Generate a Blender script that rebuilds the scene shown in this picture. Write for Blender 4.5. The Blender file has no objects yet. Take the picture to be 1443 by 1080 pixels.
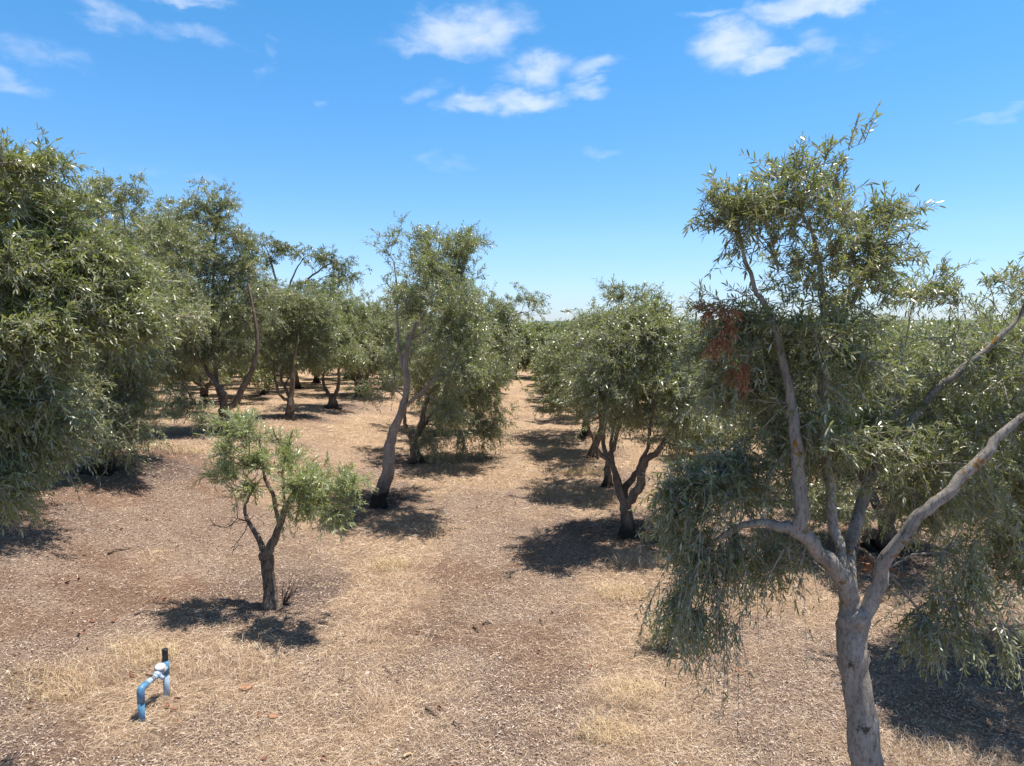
import bpy, math, random
import numpy as np
from mathutils import Vector, Matrix, Euler

C = bpy.context.scene.collection
sc = bpy.context.scene
R = math.radians

# ------------------------------------------------------------------ camera
H_CAM, F_PX, W_PX, H_PX = 3.5, 980.0, 1443.0, 1080.0
PITCH, YAW = R(4.67), R(2.25)
cam_d = bpy.data.cameras.new('camera')
cam = bpy.data.objects.new('camera', cam_d); C.objects.link(cam)
cam.location = (0, 0, H_CAM)
cam.rotation_euler = (math.pi / 2 - PITCH, 0, YAW)
cam_d.sensor_width = 36.0
cam_d.lens = F_PX / W_PX * 36.0
cam_d.clip_start = 0.05
cam_d.clip_end = 9000
sc.camera = cam
_M = Euler((math.pi / 2 - PITCH, 0, YAW)).to_matrix()

def ray(px, py):
    v = _M @ Vector(((px - W_PX / 2) / F_PX, (H_PX / 2 - py) / F_PX, -1.0))
    return np.array(v)

def P(px, py, Y):
    """world point on the sight line of a photo pixel, at distance Y down the lane"""
    d = ray(px, py)
    return np.array([0, 0, H_CAM]) + d * (Y / d[1])

# ------------------------------------------------------------------ sun and sky
SUN_EL = R(73.0)
SUN_DIR = np.array([0.99, 0.14, 0]); SUN_DIR /= np.linalg.norm(SUN_DIR)
sun_vec = Vector((SUN_DIR[0] * math.cos(SUN_EL), SUN_DIR[1] * math.cos(SUN_EL), math.sin(SUN_EL)))
sd = bpy.data.lights.new('sun', 'SUN'); sd.energy = 5.0; sd.angle = R(0.53); sd.color = (1.0, 0.94, 0.85)
so = bpy.data.objects.new('sun', sd); C.objects.link(so)
so.rotation_euler = sun_vec.to_track_quat('Z', 'Y').to_euler()
so.location = (0, 0, 40)

world = bpy.data.worlds.new('World'); sc.world = world; world.use_nodes = True
SKY_STRENGTH = 0.10
sc.view_settings.view_transform = 'Standard'
sc.view_settings.look = 'None'
sc.view_settings.gamma = 1
sc.view_settings.exposure = 0.6
sc.view_settings.use_curve_mapping = False
sc.cycles.max_bounces = 6
sc.cycles.diffuse_bounces = 3
sc.cycles.glossy_bounces = 2
sc.cycles.transmission_bounces = 3

def build_world():
    nt = world.node_tree; N = nt.nodes; L = nt.links
    for n in list(N): N.remove(n)
    out = N.new('ShaderNodeOutputWorld'); bg = N.new('ShaderNodeBackground')
    sky = N.new('ShaderNodeTexSky'); sky.sky_type = 'NISHITA'; sky.sun_disc = False
    sky.sun_elevation = SUN_EL
    sky.sun_rotation = math.atan2(SUN_DIR[0], SUN_DIR[1])
    sky.altitude = 200; sky.air_density = 1.0; sky.dust_density = 0.25; sky.ozone_density = 3.0
    hs = N.new('ShaderNodeHueSaturation'); hs.inputs['Saturation'].default_value = 1.22
    hs.inputs['Value'].default_value = 1.2
    L.new(sky.outputs[0], hs.inputs['Color'])
    sky_out = hs.outputs[0]
    tc = N.new('ShaderNodeTexCoord')
    sep = N.new('ShaderNodeSeparateXYZ'); L.new(tc.outputs['Generated'], sep.inputs[0])
    def math_(op, a, b=None, c=None):
        m = N.new('ShaderNodeMath'); m.operation = op
        for i, v in enumerate((a, b, c)):
            if v is None: continue
            if isinstance(v, (int, float)): m.inputs[i].default_value = v
            else: L.new(v, m.inputs[i])
        return m.outputs[0]
    az = math_('ARCTAN2', sep.outputs[0], sep.outputs[1])
    el = math_('ARCSINE', sep.outputs[2])
    comb = N.new('ShaderNodeCombineXYZ'); L.new(az, comb.inputs[0]); L.new(el, comb.inputs[1])
    hz = N.new('ShaderNodeValToRGB'); cr = hz.color_ramp
    cr.elements[0].position = 0.0; cr.elements[0].color = (.60, .70, 1.05, 1); cr.elements[1].position = .42; cr.elements[1].color = (.78, 1.14, 1.15, 1)
    ee = cr.elements.new(.12); ee.color = (.84, .93, 1.10, 1)
    ee = cr.elements.new(.26); ee.color = (.82, 1.05, 1.14, 1)
    L.new(el, hz.inputs[0])
    tint = N.new('ShaderNodeMixRGB'); tint.blend_type = 'MULTIPLY'; tint.inputs[0].default_value = 1
    L.new(sky_out, tint.inputs[1]); L.new(hz.outputs[0], tint.inputs[2])
    # fine wispy noise of the clouds
    def noise(scale, sx, sy, det, rough, dist):
        mp = N.new('ShaderNodeMapping'); mp.inputs['Scale'].default_value = (sx, sy, 1)
        L.new(comb.outputs[0], mp.inputs[0])
        n = N.new('ShaderNodeTexNoise'); n.inputs['Scale'].default_value = scale
        n.inputs['Detail'].default_value = det; n.inputs['Roughness'].default_value = rough
        n.inputs['Distortion'].default_value = dist
        L.new(mp.outputs[0], n.inputs['Vector']); return n
    n1 = noise(15, 1, 2.0, 5, 0.55, 0.3)
    warp = N.new('ShaderNodeVectorMath'); warp.operation = 'SCALE'; warp.inputs[3].default_value = 0.055
    sub = N.new('ShaderNodeVectorMath'); sub.operation = 'SUBTRACT'; sub.inputs[1].default_value = (0.5, 0.5, 0.5)
    L.new(n1.outputs['Color'], sub.inputs[0]); L.new(sub.outputs[0], warp.inputs[0])
    add = N.new('ShaderNodeVectorMath'); add.operation = 'ADD'
    L.new(comb.outputs[0], add.inputs[0]); L.new(warp.outputs[0], add.inputs[1])
    n2 = noise(26, 1, 2.0, 7, 0.6, 0.5)
    # clouds: photo pixel centre, radii, strength
    clouds = [(660, 42, 85, 28, 1.0, -8), (600, 68, 60, 12, .7, -3), (755, 98, 50, 22, .95, 0), (830, 100, 40, 14, .85, -8), (825, 132, 30, 14, .85, 0),
              (740, 142, 55, 17, 1.0, 0), (665, 152, 50, 13, .85, -3), (600, 130, 38, 12, .5, -12),
              (1035, 62, 52, 27, 1.1, 0), (1080, 84, 50, 11, .95, 0), (1148, 64, 24, 20, .62, 0), (1000, 20, 40, 8, .6, 0),
              (1130, 8, 80, 11, 1.0, 0), (1175, -4, 80, 12, 1.0, 0), (150, 26, 40, 15, .62, 15), (195, 38, 50, 12, .5, 12), (270, 46, 60, 11, .52, 4), (388, 62, 14, 14, .36, -50),
              (5, 112, 44, 14, .62, 15), (40, 72, 70, 18, .45, 0), (375, 100, 24, 12, .35, -40), (1405, 157, 48, 6, .45, -8), (245, 250, 90, 14, .3, 2),
              (840, 217, 28, 7, .42, 0), (620, 232, 50, 12, .34, 5), (262, -3, 50, 8, .8, 0), (590, 18, 24, 12, .45, -20), (1190, 60, 90, 40, .25, 0), (457, 143, 14, 10, .4, 0), (1350, 395, 60, 9, .35, 0)]
    acc = None
    for cx, cy, rx, ry, s, ang in clouds:
        d = ray(cx, cy); d /= np.linalg.norm(d)
        a0, e0 = math.atan2(d[0], d[1]), math.asin(d[2])
        rx2, ry2 = rx / 980 * 1.3, ry / 980 * 1.35
        mp = N.new('ShaderNodeMapping'); mp.vector_type = 'TEXTURE'
        mp.inputs['Location'].default_value = (a0, e0, 0)
        mp.inputs['Rotation'].default_value = (0, 0, -R(ang))
        mp.inputs['Scale'].default_value = (rx2, ry2, 1)
        L.new(add.outputs[0], mp.inputs[0])
        ln = N.new('ShaderNodeVectorMath'); ln.operation = 'LENGTH'; L.new(mp.outputs[0], ln.inputs[0])
        mr = N.new('ShaderNodeMapRange'); mr.interpolation_type = 'SMOOTHSTEP'
        mr.inputs['From Min'].default_value = 1.25; mr.inputs['From Max'].default_value = 0.15
        mr.inputs['To Min'].default_value = 0; mr.inputs['To Max'].default_value = s
        L.new(ln.outputs['Value'], mr.inputs['Value'])
        acc = mr.outputs[0] if acc is None else math_('MAXIMUM', acc, mr.outputs[0])
    f = math_('MULTIPLY_ADD', math_('SUBTRACT', n2.outputs['Fac'], 0.5), 1.0, acc)
    gate = N.new('ShaderNodeMapRange'); gate.interpolation_type = 'SMOOTHSTEP'
    gate.inputs['From Min'].default_value = 0.12; gate.inputs['From Max'].default_value = 1.5
    gate.inputs['To Max'].default_value = 0.95
    L.new(f, gate.inputs['Value'])
    f2 = math_('MULTIPLY', gate.outputs[0], math_('MINIMUM', math_('MULTIPLY', acc, 4.0), 1.0))
    mix = N.new('ShaderNodeMixRGB'); L.new(f2, mix.inputs[0])
    L.new(tint.outputs[0], mix.inputs[1]); mix.inputs[2].default_value = (5.6, 6.3, 7.6, 1)
    # dim neutral cap added to the unseen upper sky, tempers blue fill in shadows
    fill_mask = N.new('ShaderNodeMapRange'); fill_mask.interpolation_type = 'SMOOTHSTEP'
    fill_mask.inputs['From Min'].default_value = .50; fill_mask.inputs['From Max'].default_value = .95; fill_mask.inputs['To Max'].default_value = .85
    L.new(el, fill_mask.inputs['Value'])
    fill_mix = N.new('ShaderNodeMixRGB'); L.new(fill_mask.outputs[0], fill_mix.inputs[0]); L.new(mix.outputs[0], fill_mix.inputs[1])
    fill_mix.inputs[2].default_value = (1.25, 1.15, 1.1, 1)
    L.new(fill_mix.outputs[0], bg.inputs['Color']); bg.inputs['Strength'].default_value = SKY_STRENGTH
    L.new(bg.outputs[0], out.inputs['Surface'])
build_world()

# ------------------------------------------------------------------ helpers
TREE_SPOTS = []     # filled below, before the ground is made: (x, y, crown radius)
def vnoise(x, y, seed=0):
    xi = np.floor(x).astype(np.int64); yi = np.floor(y).astype(np.int64)
    fx = x - xi; fy = y - yi
    fx = fx * fx * (3 - 2 * fx); fy = fy * fy * (3 - 2 * fy)
    def h(a, b):
        n = (a * 374761393 + b * 668265263 + seed * 144269) & 0x7fffffff
        n = ((n ^ (n >> 13)) * 1274126177) & 0x7fffffff
        return ((n ^ (n >> 16)) & 0xffff) / 65535.0
    return (h(xi, yi) * (1 - fx) + h(xi + 1, yi) * fx) * (1 - fy) + (h(xi, yi + 1) * (1 - fx) + h(xi + 1, yi + 1) * fx) * fy

def fbm(x, y, oct=4, seed=0):
    s = 0; a = 0.5; t = 0
    for i in range(oct):
        s = s + a * vnoise(x, y, seed + i * 17); t += a
        x = x * 2.03 + 5.1; y = y * 2.03 + 1.7; a *= 0.5
    return s / t

def sstep(t):
    t = np.clip(t, 0, 1); return t * t * (3 - 2 * t)

def terrain(x, y, micro=False):
    x = np.asarray(x, float); y = np.asarray(y, float)
    z = 0.95 * sstep((-3.8 - x) / 4.5) * np.interp(y, [0, 8, 13, 17, 22, 27, 31, 45], [1, 1, 1, .9, .62, .43, .36, .05])
    if micro:
        fade = np.clip(1.2 - np.hypot(x, y) / 60, 0.2, 1)
        for (tx, ty, tr_) in TREE_SPOTS:
            z = z + .055 * np.exp(-((x - tx) ** 2 + (y - ty) ** 2) / .30)
        z = z + fade * ((fbm(x * 0.5, y * 0.5, 3, 3) - .5) * 0.10 + (fbm(x * 9.3, y * 9.3, 2, 19) - .5) * 0.028 + (fbm(x * 3.1, y * 3.1, 3, 9) - .5) * 0.07 - .05 * (np.exp(-((x + 1.45) / .28) ** 2) + np.exp(-((x - .15) / .28) ** 2)))
    return z

def tz(x, y): return float(terrain(np.array([x]), np.array([y]), True)[0])

def G(px, py):
    """ground point seen at a photo pixel"""
    d = ray(px, py); t = 3.5 / -d[2]
    for _ in range(12):
        p = np.array([0, 0, H_CAM]) + d * t
        t += (p[2] - tz(p[0], p[1])) / -d[2] * 0.8
    p = np.array([0, 0, H_CAM]) + d * t
    return p

def mesh_np(name, V, faces_list, mats=None, mat_idx=None, smooth=False):
    """faces_list: list of int arrays (n,k)"""
    me = bpy.data.meshes.new(name)
    V = np.asarray(V, dtype=np.float32)
    me.vertices.add(len(V)); me.vertices.foreach_set('co', V.ravel())
    nl = sum(f.size for f in faces_list); nf = sum(len(f) for f in faces_list)
    me.loops.add(nl); me.polygons.add(nf)
    me.loops.foreach_set('vertex_index', np.concatenate([f.ravel() for f in faces_list]).astype(np.int32))
    tot = np.concatenate([np.full(len(f), f.shape[1]) for f in faces_list]).astype(np.int32)
    st = np.concatenate([[0], np.cumsum(tot)[:-1]]).astype(np.int32)
    me.polygons.foreach_set('loop_start', st)
    if mat_idx is not None: me.polygons.foreach_set('material_index', np.asarray(mat_idx, dtype=np.int32))
    me.polygons.foreach_set('use_smooth', np.full(nf, smooth))
    for m in (mats or []): me.materials.append(m)
    me.update(calc_edges=True)
    return me

def link(name, me, parent=None, loc=None):
    o = bpy.data.objects.new(name, me); C.objects.link(o)
    if parent is not None: o.parent = parent
    if loc is not None: o.location = loc
    return o

def tag(o, label=None, cat=None, group=None, kind=None):
    if label: o['label'] = label
    if cat: o['category'] = cat
    if group: o['group'] = group
    if kind: o['kind'] = kind
    return o

def empty(name, loc=(0, 0, 0), rz=0.0):
    o = bpy.data.objects.new(name, None); C.objects.link(o)
    o.location = loc; o.rotation_euler = (0, 0, rz); o.empty_display_size = .3
    return o

# ------------------------------------------------------------------ materials
def new_mat(name):
    m = bpy.data.materials.new(name); m.use_nodes = True
    nt = m.node_tree
    for n in list(nt.nodes): nt.nodes.remove(n)
    return m, nt.nodes, nt.links

def ramp(N, stops, interp='LINEAR'):
    r = N.new('ShaderNodeValToRGB'); cr = r.color_ramp; cr.interpolation = interp
    while len(cr.elements) < len(stops): cr.elements.new(0.5)
    for e, (p, c) in zip(cr.elements, stops):
        e.position = p; e.color = (*c, 1)
    return r

def leaf_mat(name, tops, under, transl=0.27, rough=0.31, tr_col=(0.40, 0.46, 0.10), spec=0.55):
    m, N, L = new_mat(name)
    geo = N.new('ShaderNodeNewGeometry')
    rp = ramp(N, tops); L.new(geo.outputs['Random Per Island'], rp.inputs[0])
    un = ramp(N, under); L.new(geo.outputs['Random Per Island'], un.inputs[0])
    mx = N.new('ShaderNodeMixRGB'); L.new(geo.outputs['Backfacing'], mx.inputs[0])
    L.new(rp.outputs[0], mx.inputs[1]); L.new(un.outputs[0], mx.inputs[2])
    b = N.new('ShaderNodeBsdfPrincipled'); L.new(mx.outputs[0], b.inputs['Base Color'])
    b.inputs['Roughness'].default_value = rough; b.inputs['Specular IOR Level'].default_value = spec
    t = N.new('ShaderNodeBsdfTranslucent'); t.inputs[0].default_value = (*tr_col, 1)
    ms = N.new('ShaderNodeMixShader'); ms.inputs[0].default_value = transl
    L.new(b.outputs[0], ms.inputs[1]); L.new(t.outputs[0], ms.inputs[2])
    o = N.new('ShaderNodeOutputMaterial'); L.new(ms.outputs[0], o.inputs[0])
    return m

UND = [(0.0, (.15, .165, .09)), (0.6, (.27, .28, .17)), (1.0, (.50, .49, .37))]
M_leaf = leaf_mat('olive_leaf', [(0.0, (.060, .080, .030)), (.45, (.135, .160, .068)), (.8, (.235, .255, .130)), (.965, (.28, .27, .10)), (.985, (.30, .24, .04)), (1, (.34, .20, .05))], UND)
M_leaf_y = leaf_mat('olive_leaf_green', [(0.0, (.068, .098, .026)), (.5, (.155, .195, .062)), (1, (.27, .30, .125))], UND, .30)
M_leaf_g = leaf_mat('olive_leaf_grey', [(0.0, (.064, .080, .034)), (.5, (.145, .160, .078)), (1, (.25, .26, .15))], UND)
M_leaf_s = leaf_mat('young_olive_leaf', [(0.0, (.19, .21, .045)), (.5, (.34, .36, .11)), (1, (.50, .50, .21))], [(0, (.22, .28, .14)), (1, (.36, .40, .26))], .30, tr_col=(.40, .46, .12))
M_leaf_dead = leaf_mat('dead_leaf', [(0.0, (.17, .085, .045)), (.5, (.32, .16, .085)), (1, (.46, .32, .18))], [(0, (.24, .10, .04)), (1, (.36, .18, .09))], .2, .7, (.4, .14, .04), .2)
M_leaf_gum = leaf_mat('gum_leaf', [(0.0, (.08, .095, .035)), (.5, (.15, .165, .07)), (1, (.25, .26, .13))], [(0, (.10, .12, .06)), (1, (.20, .21, .11))], .2)

def bark_mat(name, cols, scale=14, dark_h=0.0, lichen=False, bump=0.5):
    m, N, L = new_mat(name)
    tc = N.new('ShaderNodeTexCoord')
    mp = N.new('ShaderNodeMapping'); mp.inputs['Scale'].default_value = (1, 1, .35)
    L.new(tc.outputs['Object'], mp.inputs[0])
    n = N.new('ShaderNodeTexNoise'); n.inputs['Scale'].default_value = scale; n.inputs['Detail'].default_value = 8
    n.inputs['Roughness'].default_value = .68; L.new(mp.outputs[0], n.inputs['Vector'])
    rp = ramp(N, cols); L.new(n.outputs['Fac'], rp.inputs[0])
    col = rp.outputs[0]
    n2 = N.new('ShaderNodeTexNoise'); n2.inputs['Scale'].default_value = 4.0; n2.inputs['Detail'].default_value = 5
    L.new(tc.outputs['Object'], n2.inputs['Vector'])
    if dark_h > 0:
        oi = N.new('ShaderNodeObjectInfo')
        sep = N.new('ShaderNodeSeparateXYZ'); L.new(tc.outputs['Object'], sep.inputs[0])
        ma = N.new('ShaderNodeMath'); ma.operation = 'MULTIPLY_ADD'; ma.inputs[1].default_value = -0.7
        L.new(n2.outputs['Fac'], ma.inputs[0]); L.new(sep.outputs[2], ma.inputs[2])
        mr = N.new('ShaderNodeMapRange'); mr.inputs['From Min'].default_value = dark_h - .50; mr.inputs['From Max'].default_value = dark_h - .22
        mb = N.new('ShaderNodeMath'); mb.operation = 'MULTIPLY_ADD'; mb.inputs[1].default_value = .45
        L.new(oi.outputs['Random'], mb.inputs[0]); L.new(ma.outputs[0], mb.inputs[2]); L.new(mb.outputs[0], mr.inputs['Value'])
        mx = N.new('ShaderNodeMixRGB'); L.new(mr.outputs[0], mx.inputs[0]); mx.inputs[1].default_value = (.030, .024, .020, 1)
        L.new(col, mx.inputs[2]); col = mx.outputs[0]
    if lichen:
        n3 = N.new('ShaderNodeTexNoise'); n3.inputs['Scale'].default_value = 9; n3.inputs['Detail'].default_value = 9; n3.inputs['Roughness'].default_value = .7
        L.new(tc.outputs['Object'], n3.inputs['Vector'])
        r3 = ramp(N, [(.60, (0, 0, 0)), (.66, (1, 1, 1))]); L.new(n3.outputs['Fac'], r3.inputs[0])
        mx = N.new('ShaderNodeMixRGB'); L.new(r3.outputs[0], mx.inputs[0]); L.new(col, mx.inputs[1])
        mx.inputs[2].default_value = (.11, .095, .075, 1); col = mx.outputs[0]
        n4 = N.new('ShaderNodeTexNoise'); n4.inputs['Scale'].default_value = 9.0; n4.inputs['Detail'].default_value = 9; n4.inputs['Roughness'].default_value = .72
        mp4 = N.new('ShaderNodeMapping'); mp4.inputs['Location'].default_value = (3.1, 7.7, 1.3)
        L.new(tc.outputs['Object'], mp4.inputs[0]); L.new(mp4.outputs[0], n4.inputs['Vector'])
        sep = N.new('ShaderNodeSeparateXYZ'); L.new(tc.outputs['Object'], sep.inputs[0])
        hh = N.new('ShaderNodeMapRange'); hh.inputs['From Min'].default_value = 1.75; hh.inputs['From Max'].default_value = 2.1
        L.new(sep.outputs[2], hh.inputs['Value'])
        r4 = ramp(N, [(.57, (0, 0, 0)), (.62, (1, 1, 1))]); L.new(n4.outputs['Fac'], r4.inputs[0])
        mm = N.new('ShaderNodeMath'); mm.operation = 'MULTIPLY'; L.new(r4.outputs[0], mm.inputs[0]); L.new(hh.outputs[0], mm.inputs[1])
        mx = N.new('ShaderNodeMixRGB'); L.new(mm.outputs[0], mx.inputs[0]); L.new(col, mx.inputs[1])
        mx.inputs[2].default_value = (.30, .165, .04, 1); col = mx.outputs[0]
    nf = N.new('ShaderNodeTexNoise'); nf.inputs['Scale'].default_value = 60; nf.inputs['Detail'].default_value = 6; nf.inputs['Roughness'].default_value = .75
    mpf = N.new('ShaderNodeMapping'); mpf.inputs['Scale'].default_value = (1, 1, .42); L.new(tc.outputs['Object'], mpf.inputs[0]); L.new(mpf.outputs[0], nf.inputs['Vector'])
    rf = ramp(N, [(.34, (.42, .38, .35)), (.50, (.95, .95, .95)), (.7, (1.15, 1.13, 1.1))]); L.new(nf.outputs['Fac'], rf.inputs[0])
    mf = N.new('ShaderNodeMixRGB'); mf.blend_type = 'MULTIPLY'; mf.inputs[0].default_value = 1; L.new(col, mf.inputs[1]); L.new(rf.outputs[0], mf.inputs[2]); col = mf.outputs[0]
    b = N.new('ShaderNodeBsdfPrincipled'); L.new(col, b.inputs['Base Color']); b.inputs['Roughness'].default_value = .9
    b.inputs['Specular IOR Level'].default_value = .2
    bp = N.new('ShaderNodeBump'); bp.inputs['Strength'].default_value = bump; bp.inputs['Distance'].default_value = .02
    ad = N.new('ShaderNodeMath'); ad.operation = 'ADD'; L.new(n.outputs['Fac'], ad.inputs[0]); L.new(nf.outputs['Fac'], ad.inputs[1])
    L.new(ad.outputs[0], bp.inputs['Height']); L.new(bp.outputs[0], b.inputs['Normal'])
    o = N.new('ShaderNodeOutputMaterial'); L.new(b.outputs[0], o.inputs[0])
    return m

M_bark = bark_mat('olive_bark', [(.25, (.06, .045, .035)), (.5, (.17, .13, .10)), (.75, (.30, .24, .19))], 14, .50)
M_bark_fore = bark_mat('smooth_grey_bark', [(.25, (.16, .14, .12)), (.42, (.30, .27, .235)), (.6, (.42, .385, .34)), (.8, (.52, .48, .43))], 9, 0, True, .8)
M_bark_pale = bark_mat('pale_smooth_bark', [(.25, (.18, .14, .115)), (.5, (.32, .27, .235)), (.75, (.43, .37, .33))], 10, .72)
M_bark_small = bark_mat('cracked_bark', [(.3, (.05, .036, .026)), (.48, (.17, .13, .10)), (.7, (.36, .30, .24))], 22, 0, False, 1.0)
M_twig = bark_mat('twig_bark', [(.3, (.26, .22, .19)), (.7, (.52, .47, .42))], 30, 0, False, .1)
M_dead_twig = bark_mat('dead_twig', [(.3, (.05, .04, .035)), (.7, (.14, .11, .09))], 30, 0, False, .1)
M_gum_bark = bark_mat('gum_bark', [(.3, (.12, .10, .085)), (.7, (.28, .24, .20))], 6, 0, False, .2)

def simple_mat(name, cols, scale=20, rough=.7, bump=.2, spec=.4):
    m, N, L = new_mat(name)
    tc = N.new('ShaderNodeTexCoord')
    n = N.new('ShaderNodeTexNoise'); n.inputs['Scale'].default_value = scale; n.inputs['Detail'].default_value = 7
    L.new(tc.outputs['Object'], n.inputs['Vector'])
    rp = ramp(N, cols); L.new(n.outputs['Fac'], rp.inputs[0])
    b = N.new('ShaderNodeBsdfPrincipled'); L.new(rp.outputs[0], b.inputs['Base Color'])
    b.inputs['Roughness'].default_value = rough; b.inputs['Specular IOR Level'].default_value = spec
    bp = N.new('ShaderNodeBump'); bp.inputs['Strength'].default_value = bump; bp.inputs['Distance'].default_value = .01
    L.new(n.outputs['Fac'], bp.inputs['Height']); L.new(bp.outputs[0], b.inputs['Normal'])
    o = N.new('ShaderNodeOutputMaterial'); L.new(b.outputs[0], o.inputs[0])
    return m

def island_mat(name, stops, rough=.85, transl=0.0, spec=.25):
    m, N, L = new_mat(name)
    geo = N.new('ShaderNodeNewGeometry'); rp = ramp(N, stops); L.new(geo.outputs['Random Per Island'], rp.inputs[0])
    b = N.new('ShaderNodeBsdfPrincipled'); L.new(rp.outputs[0], b.inputs['Base Color']); b.inputs['Roughness'].default_value = rough
    b.inputs['Specular IOR Level'].default_value = spec
    last = b.outputs[0]
    if transl > 0:
        t = N.new('ShaderNodeBsdfTranslucent'); L.new(rp.outputs[0], t.inputs[0])
        ms = N.new('ShaderNodeMixShader'); ms.inputs[0].default_value = transl
        L.new(last, ms.inputs[1]); L.new(t.outputs[0], ms.inputs[2]); last = ms.outputs[0]
    o = N.new('ShaderNodeOutputMaterial'); L.new(last, o.inputs[0])
    return m

# ------------------------------------------------------------------ ground zones

def zones(x, y):
    """straw cover 0..1 and bare red soil 0..1 on the orchard floor"""
    n = fbm(x * .55, y * .55, 4, 21); n2 = fbm(x * 2.2 + 9, y * 2.2, 3, 5)
    band = np.exp(-((x + 2.3) / .6) ** 2) * np.clip((y - 6.5) / 2, 0, 1) + .9 * np.exp(-((x - 1.15) / .55) ** 2)
    pat = .9 * np.exp(-(((x + 4.1) / 1.1) ** 2 + ((y - 6.6) / .8) ** 2))
    far = .68 * sstep((y - 11) / 9)
    lane = np.exp(-((x + .6) / .9) ** 2) * np.clip(1.2 - y / 30, 0, 1)
    straw = .9 * (n - .46) * 2.6 + band * .9 + pat + far - .35 * lane + (n2 - .5) * 1.1 + .16
    straw = straw - .6 * sstep((-4.2 - x) / 1.5) * (1 - sstep((y - 9) / 8))
    soil = .85 * sstep((fbm(x * .8 + 40, y * .8, 4, 77) - .57) / .1) + 1.1 * np.exp(-(((x + 5.6) / 1.5) ** 2 + ((y - 8.7 + .15 * (x + 5)) / .35) ** 2)) * (n2 + .4)
    litter = 0 * x
    for (tx, ty, r) in TREE_SPOTS:
        if ty < 40: litter = np.maximum(litter, np.exp(-((x - tx) ** 2 + (y - ty) ** 2) / (r * .62) ** 2))
    straw = straw - 1.1 * litter
    return np.clip(straw, 0, 1), np.clip(soil, 0, 1), np.clip(litter + (n2 - .5) * .4, 0, 1)

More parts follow.
